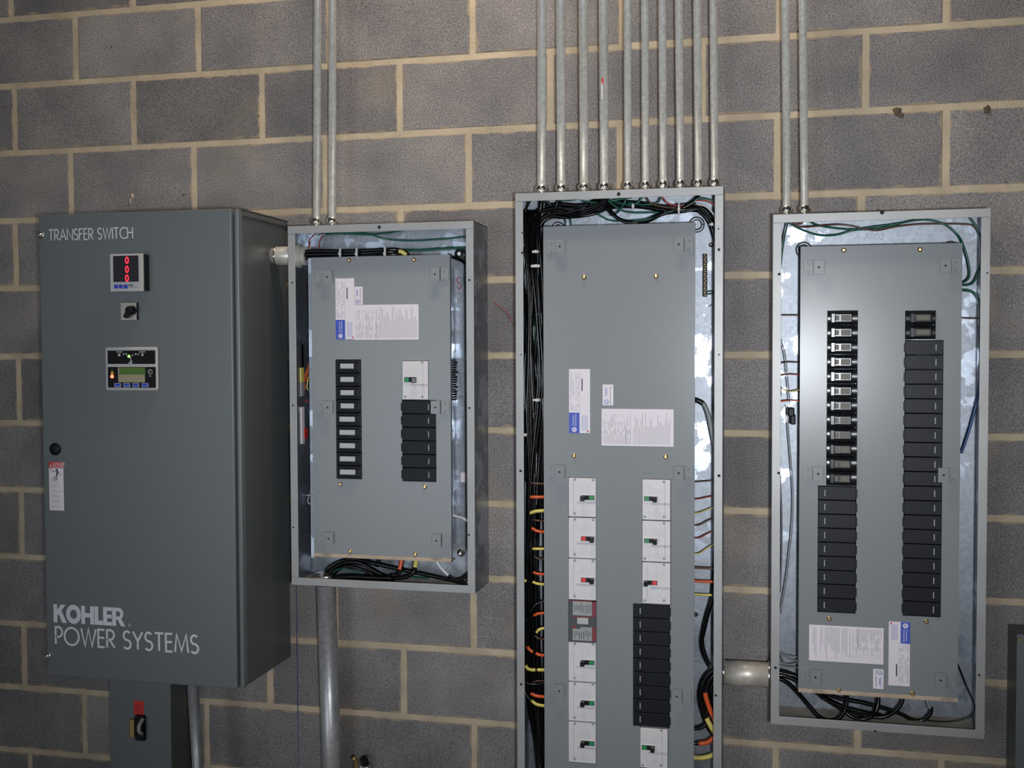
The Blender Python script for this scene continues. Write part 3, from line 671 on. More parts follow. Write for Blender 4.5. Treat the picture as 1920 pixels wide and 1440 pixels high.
def molded_breaker(t, r4, slot, ind, knob_left, screws, shared={}):
    x0, x1, z0, z1 = rect(*r4, DF); loc = ((x0+x1)/2, DF, (z0+z1)/2); F = DF-.005
    o = MB().bbox(x0+.0004, x1-.0004, F, DF+.02, z0+.0006, z1-.0006, .0012).build('circuit_breaker', M['cream'], t, loc)
    a = rect(*slot, F); s = MB(); g = (a[1]-a[0])*.22
    MB().bbox(a[0]-.004, a[1]+.001, F-.0012, F+.001, a[2]-.002, a[3]+.002, .0006).build('toggle_surround', M['cream'], o, loc)
    MB().box(a[0], a[1], F-.0018, F, a[2], a[3]).build('toggle_slot', M['plastic'], o, loc)
    if knob_left: i0, i1, k0, k1 = a[1]-g*1.7, a[1]-g*.2, a[0], a[0]+g*1.4
    else: i0, i1, k0, k1 = a[0]+g*.2, a[0]+g*1.7, a[1]-g*1.4, a[1]
    MB().box(i0, i1, F-.0026, F-.001, a[2]+.001, a[3]-.001).build('indicator', M['ind_g' if ind == 'g' else 'ind_r'], o, loc)
    MB().bbox(k0, k1, F-.016, F-.001, a[2]-.002, a[3]-.001, .0015).build('toggle', M['plastic_g'], o, loc)
    for u, v in screws:
        c = at(u, v, F); l2 = (c.x, F, c.z)
        if 's' not in shared: shared['s'] = MB().lathe(l2, (0,-1,0), [(0,.0036),(.0006,.0036),(.0004,.0016)], n=10).build('terminal_screw', M['pgrey'], o, l2)
        else: dup(shared['s'], o, l2)
    s = MB(); w_, h_ = x1-x0, z1-z0; y = F-.0004; rnd = random.Random(int(r4[1]))
    lx = x0+w_*(.18 if knob_left or slot[0] > r4[0]+18 else .80); s.quad(lx-.0005, lx+.0005, z0+h_*.06, z0+h_*.95, y, 1)
    for (cx0, cx1, cz0, cz1) in ((.25,.85,.08,.30),(.12,.75,.62,.90)):
        for k in range(7):
            xx = x0+w_*(cx0+(cx1-cx0)*k/6); s.quad(xx-.0004, xx+.0004, z0+h_*cz0, z0+h_*(cz0+(cz1-cz0)*rnd.uniform(.4,1)), y)
    s.quad(x0+w_*.3, x1-w_*.02, a[2]-.010, a[2]-.0045, y); s.build('print', [M['print_l'], M['print_']], o, loc); return o
def label_tall(t, r4, flip=False):
    x0, x1, z0, z1 = rect(*r4, DF); y = DF-.0005; w_, h_ = x1-x0, z1-z0
    o = MB().box(x0, x1, y, DF, z0, z1).build('rating_label', M['label'], t); tag(o, 'white rating label with blue corner')
    bx0, bx1 = (x0, x0+w_*.5) if not flip else (x0+w_*.56, x1); bz0, bz1 = (z0, z0+h_*.32) if not flip else (z1-h_*.335, z1)
    s = MB().quad(bx0, bx1, bz0, bz1, y-.0003, 0); cx, cz = (bx0+bx1)/2, (bz0+.009 if not flip else bz1-.009); n = 18
    s.add([(cx+.0062*math.cos(2*math.pi*i/n), y-.0005, cz+.0062*math.sin(2*math.pi*i/n)) for i in range(n)], [tuple(range(n))], 1)
    for st in ([(-.003,.002),(-.001,.004),(.0,.001),(-.002,-.002),(-.0035,-.0005)], [(.003,.003),(.0005,.002),(.002,0),(.0005,-.003),(.0035,-.002)]):
        stroke(s, st, .0008, lambda p: (cx+p.x, y-.0007, cz+p.y), 0)
    ux, uz = ((0,0,1), (-1,0,0)) if not flip else ((0,0,-1), (1,0,0))
    sg = 1 if not flip else -1
    font_mesh(s, 'Consumer', (cx-sg*.0010, y-.0006, cz+sg*.0095), ux, uz, .0066, 1); font_mesh(s, '& Industrial', (cx+sg*.0052, y-.0006, cz+sg*.0095), ux, uz, .0066, 1)
    s.build('maker_block', [M['lblue'], M['label']], o)
    s = MB(); rnd = random.Random(int(r4[0])); f = (lambda a, b: (x0+w_*a, z0+h_*b)) if not flip else (lambda a, b: (x1-w_*a, z1-h_*b))
    for a, b, c in ((.1,.36,.50),(.1,.55,.62),(.1,.66,.95),(.2,.36,.42),(.2,.60,.85),(.34,.36,.45),(.34,.52,.60),(.34,.64,.74),(.34,.8,.95),(.44,.42,.47),(.44,.58,.66),(.44,.7,.8),(.44,.86,.93)):
        z = b
        while z < c:
            q = f(a, z); s.quad(q[0]-.0014, q[0]+.0014, q[1]-.001*rnd.uniform(.6,1.6), q[1]+.001, y-.0003, 0); z += .028
    q, q2 = f(.62,.66), f(.62,.85); s.quad(q[0]-.0016, q[0]+.0016, min(q[1],q2[1]), max(q[1],q2[1]), y-.0003, 1)
    q, q2 = f(.5,.33), f(.5,1); s.quad(q[0]-.0003, q[0]+.0003, min(q[1],q2[1]), max(q[1],q2[1]), y-.0003, 0)
    for a in (.62,.70,.78,.86): q, q2 = f(a,.04), f(a,.28); s.quad(q[0]-.0008, q[0]+.0008, min(q[1],q2[1]), max(q[1],q2[1]), y-.0003, 2)
    q = f(.9,.03); s.quad(q[0]-.002, q[0]+.002, q[1]-.002, q[1]+.002, y-.0003, 3)
    s.build('print', [M['print_'], M['print_d'], M['key_l'], M['lred']], o)
def label_small(t, r4, flip=False):
    x0, x1, z0, z1 = rect(*r4, DF); y = DF-.0005; w_, h_ = x1-x0, z1-z0
    o = MB().box(x0, x1, y, DF, z0, z1).build('listing_label', M['label'], t); s = MB()
    f = (lambda a, b: (x0+w_*a, z0+h_*b)) if not flip else (lambda a, b: (x1-w_*a, z1-h_*b))
    c = f(.35,.17); stroke(s, arc(0,0,w_*.2,w_*.2,0,360,16), .0012, lambda p: (c[0]+p.x, y-.0003, c[1]+p.y), 0)
    font_mesh(s, 'UL', (c[0]-w_*.13, y-.0004, c[1]-w_*.1), (1,0,0), (0,0,1), w_*.25, 0)
    for a, b, c_, m_ in ((.28,.42,.88,0),(.40,.48,.8,0),(.72,.06,.30,1),(.72,.36,.62,1),(.72,.66,.9,1)):
        q, q2 = f(a,b), f(a,c_); s.quad(q[0]-.0006, q[0]+.0006, min(q[1],q2[1]), max(q[1],q2[1]), y-.0003, m_)
    s.build('print', [M['lblue'], M['print_d']], o)
def label_wide(t, r4, flip=False):
    x0, x1, z0, z1 = rect(*r4, DF); y = DF-.0005; w_, h_ = x1-x0, z1-z0
    o = MB().box(x0, x1, y, DF, z0, z1).build('instruction_label', M['label'], t); s = MB(); rnd = random.Random(int(r4[1]))
    f = (lambda a: x0+w_*a) if not flip else (lambda a: x1-w_*a)
    g = (lambda b: z0+h_*b) if not flip else (lambda b: z1-h_*b)
    for k in range(46):
        a = .03+.94*k/45; b = .05
        if rnd.random() < .12: continue
        e = rnd.uniform(.5,.96) if a > .4 else rnd.uniform(.15,.5)
        q, q2 = sorted((g(b), g(e))); s.quad(f(a)-.0006, f(a)+.0006, q, q2, y-.0003)
        if a < .42 and rnd.random() < .8: q, q2 = sorted((g(e+.08), g(min(.95, e+.08+rnd.uniform(.1,.4))))); s.quad(f(a)-.0006, f(a)+.0006, q, q2, y-.0003)
    for k in range(5):
        for bb in (.62,.80,.36): 
            cx = f(.06+k*.075); stroke(s, [(-.0035,-.003),(.0035,-.003),(.0035,.004),(-.0035,.004),(-.0035,-.003)], .0005, lambda p: (cx+p.x, y-.0004, g(bb)+p.y))
    q, q2 = sorted((g(.04), g(.55))); s.quad(f(.34)-.0009, f(.34)+.0009, q, q2, y-.0004, 1); s.build('print', [M['print_'], M['pgrey']], o)
def bundle(t, name, path, n, spread, r0, r1, seed, mats=('black',), Yj=.02):
    rnd = random.Random(seed)
    for i in range(n):
        ph = [rnd.uniform(-1, 1) for _ in range(3)]; f1, f2 = rnd.uniform(.6, 1.4), rnd.uniform(.6, 1.4); pts = []
        for k, p in enumerate(path):
            sp = spread[k] if isinstance(spread, (list, tuple)) else spread; q = k*.9
            a = max(-1, min(1, ph[0] + .45*math.sin(f1*q + ph[1]*6))); b = max(-1, min(1, ph[2] + .4*math.sin(f2*q + ph[1]*9)))
            tx, tz = (path[min(k+1, len(path)-1)][0]-path[max(k-1,0)][0]), (path[min(k+1, len(path)-1)][1]-path[max(k-1,0)][1]); ln = math.hypot(tx, tz) or 1
            c = at(p[0]-tz/ln*a*sp, p[1]+tx/ln*a*sp, p[2]+b*Yj); pts.append(c)
        MB().tube(spline(pts, 6), rnd.uniform(r0, r1), 7).build(name, M[rnd.choice(mats)], t, fix=False)
def cable_tie(t, u, v, Y, ru, rv, horizontal=True):
    c = at(u, v, Y); s = MB(); s.bbox(c.x-ru, c.x+ru, c.y-.004, c.y+.004, c.z-rv, c.z+rv, min(ru, rv)*.5); s.bbox(c.x+ru*.2-.0035, c.x+ru*.2+.0035, c.y-.008, c.y-.003, c.z-.004, c.z+.004, .001); s.build('cable_tie', M['tie'], t)
def stud(t, u, v, r, name='mounting_bolt'):
    c = at(u, v, -.012); s = MB(); s.lathe((c.x, -.006, c.z), (0,-1,0), [(0,r),(.004,r),(.006,r*.85),(.006,r*.5),(.010,r*.5),(.013,r*.3)], n=20); s.build(name, M['fit'], t)
def ring_boss(t, u, v, r):
    c = at(u, v, -.012); s = MB(); s.tube([(c.x+r*math.cos(a), -.010, c.z+r*math.sin(a)) for a in [math.radians(10*i) for i in range(37)]], .0052, 8); s.build('mounting_boss', M['galv'], t)

# ---- left panel
L, dL = panel('L', 'panelboard', .9495, 1.4665, FL-1.638, FL-.666, 'shorter open grey panel beside the transfer switch with nine black breakers on its left column', (586,480,845,1048),
    [(630,674,678,898),(755,676,804,750),(754,750,818,903)],
    [(613,519,-1),(815,514,1),(614,764,-1),(816,764,1),(616,1010,-1),(818,1014,1)], [(654,488),(776,487),(638,908),(796,913),(656,1034),(778,1040)],
    [(711,426,.0045),(548,530,.0024),(549,760,.0024),(550,989,.0024),(880,525,.0028),(880,765,.0028),(879,1003,.0028)])
small_breakers(L, (630.5,674.5,677.5,897.5), 9, 'plain', [(641,665.5),(638.5,667)])
molded_breaker(L, (755.5,676.5,803.5,749.5), (758.5,707,781,716.5), 'g', False, [(792,679),(760,743.5),(792,744)])
fillers(L, (754,750.5,818,902.5), 6, 804)
label_tall(L, (629.5,522,664.5,636)); label_small(L, (664.8,537.5,680,571)); label_wide(L, (664.8,571.2,785,637))
# cables of the left panel
q = rect(580.5,484,585,1046,-.105); MB().box(q[0], q[1]+.006, -.105, -.02, q[2], q[3]).build('side_rail', M['galv'], L)
bush = MB().lathe(at(556,480,-.09), (1,0,0), [(0,.031),(.006,.033),(.012,.033),(.012,.026),(.030,.026),(.030,.022)], n=24).build('conduit_bushing', M['conduit'], L)
for i in range(7):
    a = i*math.pi*2/6; dv, dy = (8*math.sin(a), .012*math.cos(a)) if i < 6 else (0, 0)
    wire(L, 'black_cable', [(560,478+dv,-.09+dy),(600,477+dv*.85,-.09+dy),(660,476+dv*.75,-.088+dy),(720,473+dv*.7,-.08+dy),(748,473+dv*.6,-.07+dy*.6),(764,478+dv*.3,-.055),(775,500,-.045)], .0052, M['black'], n=8)
wire(L, 'phase_tape', [(748,471,-.088),(754,472.5,-.087),(762,478,-.083)], .0060, M['yellow'], n=9)
for u in (638,669,722): cable_tie(L, u, 476, -.112, .0022, .017)
wire(L, 'ground_wire', [(604,437,-.07),(640,438,-.07),(690,440,-.06),(725,437,-.06),(760,431,-.07)], .0022, M['green'])
wire(L, 'ground_wire', [(610,439,-.08),(680,437,-.07),(712,445,-.06),(735,449.5,-.05),(775,451,-.05),(830,448,-.05),(880,443,-.05)], .0026, M['green'])
wire(L, 'ground_wire', [(752,469,-.05),(790,469,-.05),(830,466,-.05),(880,464,-.05)], .0036, M['green'])
wire(L, 'black_cable', [(840,478,-.05),(855,484,-.05),(868,490,-.05),(880,502,-.05)], .0045, M['black'])
wire(L, 'white_wire', [(581,470,-.06),(585,452,-.06),(600,442,-.06),(620,437,-.07)], .0015, M['white']); wire(L, 'red_wire', [(580,470,-.05),(581,450,-.06),(592,438,-.07)], .0014, M['red']); wire(L, 'red_wire', [(600,472,-.05),(599,455,-.06),(606,440,-.07)], .0014, M['red'])
stud(L, 862, 476, .016); stud(L, 864, 1037, .011)
s = MB()
for k in range(17):
    c = at(850+(k % 3)*1.2, 675+k*4.6, -.06); s.box(c.x-.012, c.x+.004+.003*(k % 2), -.07, -.05, c.z-.0026, c.z+.0022)
s.build('neutral_terminal_strip', M['plastic'], L)
wire(L, 'grey_cable', [(840,964,-.05),(855,968,-.05),(868,972,-.05),(882,981,-.05)], .0045, M['white'])
# things fixed to the left inner side
def side_tag(t, X, v0, v1, ua, name, mm):
    a, b = at(ua, v0, -.07), at(ua, v1, -.07); MB().bbox(X+.0016, X+.006, -.082, -.062, b.z, a.z, .001).build(name, M[mm], t)
side_tag(L, .9495, 646, 689, 563, 'dark_strip', 'plastic'); side_tag(L, .9495, 689, 717, 563, 'yellow_tag', 'yellow'); side_tag(L, .9495, 717, 743, 563, 'pale_tag', 'pgrey'); side_tag(L, .9495, 763, 832, 563, 'paper_tag', 'label')
a, b = at(570,803,-.055), at(570,822,-.055); MB().box(.9515, .957, -.066, -.045, b.z, a.z).build('red_tag', M['lred'], L)
for i, (p, mm) in enumerate((([(583,660),(577,690),(572,705),(580,712)], 'orange'), ([(584,668),(578,695),(570,715),(582,707)], 'orange'), ([(582,690),(577,715),(576,728),(584,735)], 'yellow'), ([(560,712),(572,722),(568,745),(574,752),(584,754)], 'red'), ([(584,672),(581,685),(576,700)], 'orange'))):
    wire(L, mm+'_wire', p, .0019, M[mm], Y=-.05)
wire(L, 'white_wire', [(583,905),(581,925),(577,938),(580,945),(584,940)], .0013, M['white'], Y=-.05); wire(L, 'white_wire', [(574,929),(580,928),(585,931)], .0013, M['white'], Y=-.05)
# bottom cables
MB().lathe(at(611,1086,-.075), (0,0,1), [(-.004,.031),(.010,.034),(.016,.034),(.016,.028),(.020,.027)], n=24).build('conduit_bushing', M['zinc'], L)
cb = [([(607,1082,-.075),(618,1064,-.075),(640,1052,-.07),(668,1049,-.07),(700,1056,-.065),(760,1069,-.06),(830,1084,-.06),(885,1096,-.055)], .0062),
      ([(613,1082,-.085),(624,1066,-.085),(648,1055,-.085),(676,1056,-.085),(705,1072,-.085),(730,1083,-.085),(757,1083,-.085),(774,1074,-.08),(780,1058,-.07),(781,1040,-.06)], .0056),
      ([(617,1082,-.08),(630,1066,-.08),(655,1054,-.08),(690,1062,-.08),(716,1077,-.08),(735,1081,-.08),(750,1072,-.075),(754,1056,-.07),(756,1040,-.06)], .0052),
      ([(619,1083,-.09),(634,1068,-.09),(655,1062,-.09),(680,1068,-.09),(705,1080,-.085),(722,1084,-.08),(738,1078,-.08)], .0052),
      ([(610,1083,-.06),(622,1062,-.06),(650,1050,-.06),(690,1052,-.06),(708,1060,-.06),(711,1050,-.06),(709,1038,-.06)], .0052),
      ([(625,1083,-.1),(660,1081,-.1),(700,1083,-.1),(735,1084,-.095)], .0070), ([(630,1083,-.07),(690,1087,-.07),(740,1086,-.07)], .0055)]
for p, r in cb: wire(L, 'black_cable', p, r, M['black'], n=8)
wire(L, 'phase_tape', [(749,1068,-.0765),(751.5,1060,-.0735),(753,1050,-.071)], .0060, M['orange']); wire(L, 'phase_tape', [(778,1064,-.0775),(779.5,1058,-.074),(780,1048,-.068)], .0064, M['yellow'])
wire(L, 'ground_wire', [(624,1073,-.1),(632,1068,-.1),(648,1066,-.1),(665,1071,-.1),(680,1076,-.1)], .0020, M['green']); wire(L, 'ground_wire', [(765,1080,-.05),(785,1083,-.05),(805,1084,-.05)], .0026, M['green'])
wire(L, 'grey_cable', [(818,1052,-.06),(828,1066,-.06),(841,1079,-.06)], .0045, M['white']); wire(L, 'black_cable', [(841,1079,-.06),(852,1086,-.06),(866,1085,-.06),(880,1072,-.055)], .0050, M['black'])
s = MB(); c = at(856, 530, -.0065)
stroke(s, [(p[0]*.028, p[1]*.030) for p in arc(.25,.75,.22,.25,35,270,12)[:-1]+arc(.25,.25,.25,.25,90,-145,12)], .0022, lambda p: (c.x+p.x, -.0068, c.z-.016+p.y))
c2 = at(871, 532, -.0065); stroke(s, [(0,0),(.010,.026)], .002, lambda p: (c2.x+p.x, -.0068, c2.z-.012+p.y)); s.build('red_marker_writing', M['redink'], L)
a = rect(864,886,875,904,-.007); MB().box(a[0], a[1], -.008, -.006, a[2], a[3]).build('paper_tag', M['label'], L)

# ---- middle panel
ZM0 = FL-2.33
P2, dM = panel('M', 'panelboard', 1.5775, 2.1015, ZM0, FL-.600, 'tall open grey panel in the middle with white breakers and red and green markers', (1020,421,1302,1530),
    [(1066,895,1118,1431),(1204,898,1258,1133),(1187,1133,1256,1363),(1200,1364,1253,1442)],
    [(1049.5,462,-1),(1272.5,458,1),(1049,885,-1),(1272.5,887,1),(1048.5,1296,-1),(1269,1306,1)], [(1095,520),(1230,518),(1076,855),(1248,857)],
    [(1160,364,.0048),(979,436,.0020),(979,474,.0030),(977,665,.0018),(976,883,.0034),(977,1283,.0034),(1347,429,.0020),(1348,468,.0034),(1348,665,.0020),(1348,892,.0038),(1342,1304,.0030)])
for v0, v1, tv, ind, kl in ((895.5,969,933,'g',1),(970,1046.5,1010,'r',0),(1047,1124.5,1087.5,'r',0),(1203.5,1277.5,1242,'g',1),(1278.5,1352,1318,'g',1),(1353,1429.5,1393.5,'g',1)):
    h = v1-v0; molded_breaker(P2, (1066.5,v0,1118,v1), (1089.5,tv-4.3,1114.5,tv+4.3), ind, kl, [(1078,v0+h*.045),(1112,v0+h*.06),(1077.5,v1-h*.09)])
for v0, v1, tv, ind, kl in ((898.5,975,935,'g',0),(976,1053,1014,'g',0),(1054,1132,1092.5,'r',1)):
    h = v1-v0; molded_breaker(P2, (1204.5,v0,1257.5,v1), (1208,tv-4.2,1232.5,tv+4.2), ind, kl, [(1245,v0+h*.06),(1209,v1-h*.08),(1245,v1-h*.08)])
molded_breaker(P2, (1200.5,1365,1252.5,1440), (1203.5,1397.5,1228,1406), 'g', 0, [(1240,1369),(1205,1434),(1239,1435)])
fillers(P2, (1187,1133.5,1255.5,1362.5), 9, 1200.5)
# the maroon and charcoal breaker
x0, x1, z0, z1 = rect(1066,1125.5,1118,1202.5,DF); F = DF-.007; loc = ((x0+x1)/2, DF, (z0+z1)/2)
rb = MB().bbox(x0+.0004, x1-.0004, F, DF+.02, z0+.0005, z1-.0005, .001).build('circuit_breaker', M['charcoal'], P2, loc); tag(rb, 'charcoal breaker with maroon edge and grey labels')
for nm, r4, mm in (('maroon_strip',(1110.5,1127,1117.5,1155.5),'maroon'),('maroon_strip',(1110.5,1176,1117.5,1202),'maroon'),('maroon_strip',(1066.5,1125.8,1117.5,1127.6),'maroon'),('maroon_strip',(1073,1155.5,1117,1157.5),'maroon'),('maroon_strip',(1072.5,1173,1081,1178),'maroon'),
                   ('rating_label',(1074,1128,1109.8,1154),'pgrey'),('rating_label',(1074,1179.5,1109.8,1201),'pgrey'),('rating_label',(1088,1176,1109.8,1180),'pgrey')):
    a = rect(*r4, F); MB().box(a[0], a[1], F-.0008, F, a[2], a[3]).build(nm, M[mm], rb, loc)
s = MB(); rnd = random.Random(5)
for v0, v1 in ((1131,1152),(1182,1199)):
    for k in range(8):
        u = 1077+k*4.2; a = rect(u, v0+rnd.uniform(0,4), u+1.3, v1-rnd.uniform(0,8), F); s.quad(a[0], a[1], a[2], a[3], F-.0011)
s.build('print', M['charcoal'], rb, loc)
a = rect(1082,1159,1103.5,1170.5,F-.006); MB().bbox(a[0], a[1], F-.008, F, a[2], a[3], .0015).build('toggle', M['handle'], rb, loc)
label_tall(P2, (1067,692,1106.5,812)); label_small(P2, (1130,721,1150,760)); label_wide(P2, (1128,767,1263,836.5))
# left gutter: a dense run of black cables
bundle(P2, 'black_cable', [(1000,395,-.05),(996,440,-.06),(1000,520,-.06),(1003,620,-.06),(1000,720,-.06),(1003,820,-.06),(1000,920,-.06),(998,1020,-.06),(1000,1120,-.06),(1000,1220,-.06),(1003,1310,-.06),(1012,1390,-.06),(1018,1450,-.06),(1022,1500,-.06)],
       22, [13,14,16,17,17,16,15,13,14,15,12,8,8,8], .0036, .0058, 11, ('black',), .035)
bundle(P2, 'black_cable', [(987,400,-.09),(985,470,-.1),(993,560,-.1),(995,680,-.1),(992,780,-.1),(994,880,-.1),(990,960,-.1)], 5, 6, .0028, .0036, 12, ('black','black','brown'), .012)
bundle(P2, 'black_cable', [(1013,405,-.08),(1006,450,-.09),(1002,500,-.1),(1008,580,-.1),(1014,700,-.1),(1008,780,-.1),(1000,860,-.1),(995,960,-.1),(992,1060,-.1)], 6, 5, .0026, .0036, 13, ('black',), .01)
bundle(P2, 'ground_wire', [(992,400,-.05),(996,450,-.05),(1000,500,-.05),(1007,600,-.08),(1004,650,-.08)], 3, 4, .0022, .0028, 14, ('green',), .008)
cable_tie(P2, 1004, 472, -.11, .009, .0035); cable_tie(P2, 1004, 499, -.118, .012, .0035); cable_tie(P2, 1006, 750, -.118, .010, .003); cable_tie(P2, 985, 815, -.118, .005, .0025)
for v, ua, mm, r, dv in ((905,990,'brown',.0026,2),(932,992,'orange',.0042,0),(962,993,'yellow',.0046,-5),(974,999,'brown',.0024,3),(990,997,'orange',.0040,8),(1029,999,'yellow',.0036,0),(1043,1001,'brown',.0022,6),(1073,1000,'orange',.0036,4),(1091,999,'yellow',.0036,5),(1154,1001,'orange',.0036,-5),(1186,1006,'yellow',.0038,-9),(1192,1003,'brown',.0022,7),(1225,1005,'orange',.0042,4),(1256,1008,'yellow',.0044,0),(1279,998,'brown',.0020,-3),(1300,995,'orange',.0044,7),(1313,996,'yellow',.0044,11)):
    wire(P2, mm+'_wire', [(ua,v,-.108),((ua+1018)/2,v+dv*.7,-.110),(1026,v+dv,-.10)], r, M[mm])
wire(P2, 'orange_wire', [(988,1211,-.108),(992,1217,-.110),(999,1223,-.110)], .0042, M['orange']); wire(P2, 'yellow_wire', [(985,1247,-.108),(990,1254,-.110),(997,1256,-.11),(1004,1256,-.11)], .0044, M['yellow'])
wire(P2, 'yellow_wire', [(983,1088,-.11),(987,1090,-.11)], .0038, M['yellow'])
for p in ([(1026,1126,-.1),(1005,1133,-.11),(994,1150,-.115),(993,1185,-.11)], [(1026,1279,-.1),(1000,1283,-.112),(983,1279,-.115)], [(983,1295,-.11),(990,1308,-.112),(997,1314,-.112)], [(988,1160,-.115),(986,1190,-.115),(989,1213,-.112)], [(984,1225,-.115),(984,1238,-.115),(986,1248,-.112)]):
    wire(P2, 'black_wire', p, .0022, M['black'])
# top gutter: cables swing over to the right
bundle(P2, 'black_cable', [(986,470,-.06),(990,425,-.06),(1010,402,-.06),(1045,392,-.06),(1085,392,-.06),(1120,380,-.07),(1135,366,-.08)], 8, [5,6,7,9,8,7,5], .0038, .0056, 21, ('black',), .02)
bundle(P2, 'black_cable', [(1008,470,-.07),(1008,425,-.07),(1030,402,-.07),(1060,402,-.07),(1090,396,-.08),(1125,383,-.08),(1140,366,-.09)], 6, [4,5,8,9,7,6,4], .0034, .0050, 22, ('black',), .015)
bundle(P2, 'black_cable', [(1030,398,-.06),(1070,400,-.06),(1110,396,-.05),(1145,384,-.05),(1200,384,-.06),(1250,391,-.07),(1300,387,-.07),(1325,398,-.07),(1338,420,-.07),(1346,450,-.07)], 7, [6,7,6,6,5,6,8,8,6,5], .0030, .0046, 23, ('black','black','black','brown'), .014)
bundle(P2, 'black_cable', [(1133,366,-.08),(1140,385,-.085),(1155,402,-.09),(1175,413,-.09),(1210,413,-.09),(1245,398,-.09),(1280,392,-.08),(1310,388,-.08),(1330,402,-.08),(1344,430,-.08)], 7, [4,4,4,4,3.5,4,5,5,5,4], .0030, .0042, 24, ('black','black','black','black'), .01)
bundle(P2, 'black_cable', [(1255,396,-.08),(1285,387,-.08),(1302,375,-.08),(1310,364,-.08)], 3, 3, .003, .004, 25, ('black',), .008)
bundle(P2, 'black_cable', [(1050,366,-.07),(1045,385,-.07),(1030,398,-.07),(1012,420,-.06),(1008,470,-.06)], 4, 5, .003, .004, 26, ('black',), .01)
bundle(P2, 'black_cable', [(1015,366,-.07),(1014,390,-.07),(1006,420,-.07),(1000,470,-.07)], 4, 6, .003, .004, 27, ('black',), .01)
bundle(P2, 'black_cable', [(984,400,-.1),(995,376,-.1),(1012,372,-.1),(1035,390,-.09)], 3, 3, .0032, .004, 28, ('black',), .008)
for p in ([(1090,377,-.09),(1120,380,-.09),(1150,376,-.09),(1185,370,-.08)], [(1133,369,-.1),(1150,384,-.1),(1170,396,-.1),(1195,399,-.1),(1235,398,-.1)], [(1176,366,-.09),(1170,382,-.09),(1158,398,-.08),(1145,404,-.07)], [(1206,368,-.08),(1196,380,-.08),(1180,384,-.08),(1150,378,-.08)],
          [(1240,368,-.08),(1232,381,-.08),(1205,384,-.08),(1178,380,-.08)], [(1118,400,-.06),(1140,412,-.06),(1160,415,-.06)], [(1185,414,-.1),(1215,411,-.1),(1240,402,-.1),(1265,394,-.1)], [(1030,372,-.1),(1060,376,-.1),(1085,373,-.1)], [(1057,400,-.06),(1060,415,-.06),(1060,430,-.06)], [(1067,402,-.06),(1070,415,-.06),(1070,430,-.06)], [(1295,384,-.09),(1310,372,-.09),(1330,374,-.09),(1345,380,-.09)]):
    wire(P2, 'ground_wire', p, .0024, M['green'])
for p, mm in (([(1212,370,-.09),(1222,382,-.09),(1245,388,-.09),(1270,391,-.09)], 'brown'), ([(1242,370,-.09),(1252,381,-.09),(1265,385,-.09),(1280,386,-.09)], 'red'), ([(1305,376,-.09),(1325,377,-.09),(1344,386,-.09)], 'red'), ([(1300,383,-.095),(1320,386,-.095),(1335,398,-.095),(1342,412,-.09)], 'brown'), ([(1305,382,-.098),(1325,388,-.098),(1340,404,-.095)], 'white'), ([(1338,440,-.03),(1341,470,-.03),(1341,520,-.03),(1339,560,-.03)], 'red')):
    wire(P2, mm+'_wire', p, .0021, M[mm])
cable_tie(P2, 1273, 392, -.112, .0022, .014); cable_tie(P2, 1187, 387, -.1, .002, .007); cable_tie(P2, 1334, 421, -.09, .006, .002)
ring_boss(P2, 1306, 421, .016); ring_boss(P2, 1046, 428, .013); stud(P2, 1333, 459, .006)
# neutral bar with screws at the right
a = rect(1318,476,1325.5,556,-.03); nb = MB().box(a[0], a[1], -.032, -.006, a[2], a[3]).build('neutral_bar', M['plastic'], P2); sc = None
for k in range(18):
    z = a[3]-(k+.5)*(a[3]-a[2])/18; l2 = (a[0]+(a[1]-a[0])*(.62 if k % 2 else .45), -.032, z)
    if sc is None: sc = MB().lathe(l2, (0,-1,0), [(0,.0022),(.002,.0022),(.003,.001)], n=8).build('terminal_screw', M['brass'], nb, l2)
    else: dup(sc, nb, l2)
for v in (546,551): wire(P2, 'ground_wire', [(1324,v+.6,-.03),(1332,v,-.03),(1348,v,-.03)], .0020, M['green'])
wire(P2, 'black_wire', [(1330,575,-.02),(1336,570,-.02),(1346,570,-.02)], .0013, M['grey'])
wire(P2, 'grey_cable', [(1298,748,-.06),(1308,751,-.06),(1319,757,-.06),(1328,778,-.06),(1334,808,-.06),(1342,850,-.06),(1346,890,-.06)], .0062, M['grey'], n=9); wire(P2, 'cable_sleeve', [(1296,748,-.062),(1308,751,-.062),(1318,756.5,-.062)], .0066, M['black'])
for v, dv, mm in ((904,-4,'brown'),(936,-8,'red'),(962,-13,'yellow'),(985,-17,'brown'),(1009,-17,'red'),(1038,-21,'yellow')):
    wire(P2, mm+'_wire', [(1300,v,-.06),(1312,v-1,-.06),(1328,v+dv*.55,-.06),(1346,v+dv,-.06)], .0016, M[mm])
for v, mm, r in ((1065,'brown',.0030),(1090,'orange',.0036),(1115,'yellow',.0030)):
    wire(P2, mm+'_wire', [(1298,v-1,-.07),(1315,v,-.07),(1338,v+1,-.07)], r, M[mm])
bundle(P2, 'black_cable', [(1342,1030,-.07),(1339,1080,-.07),(1335,1120,-.07),(1326,1150,-.07),(1318,1180,-.07),(1315,1205,-.07),(1320,1228,-.07),(1332,1250,-.07),(1348,1268,-.075)], 4, [3,3,3,3,4,3,3,3,4], .0034, .0046, 31, ('black',), .008)
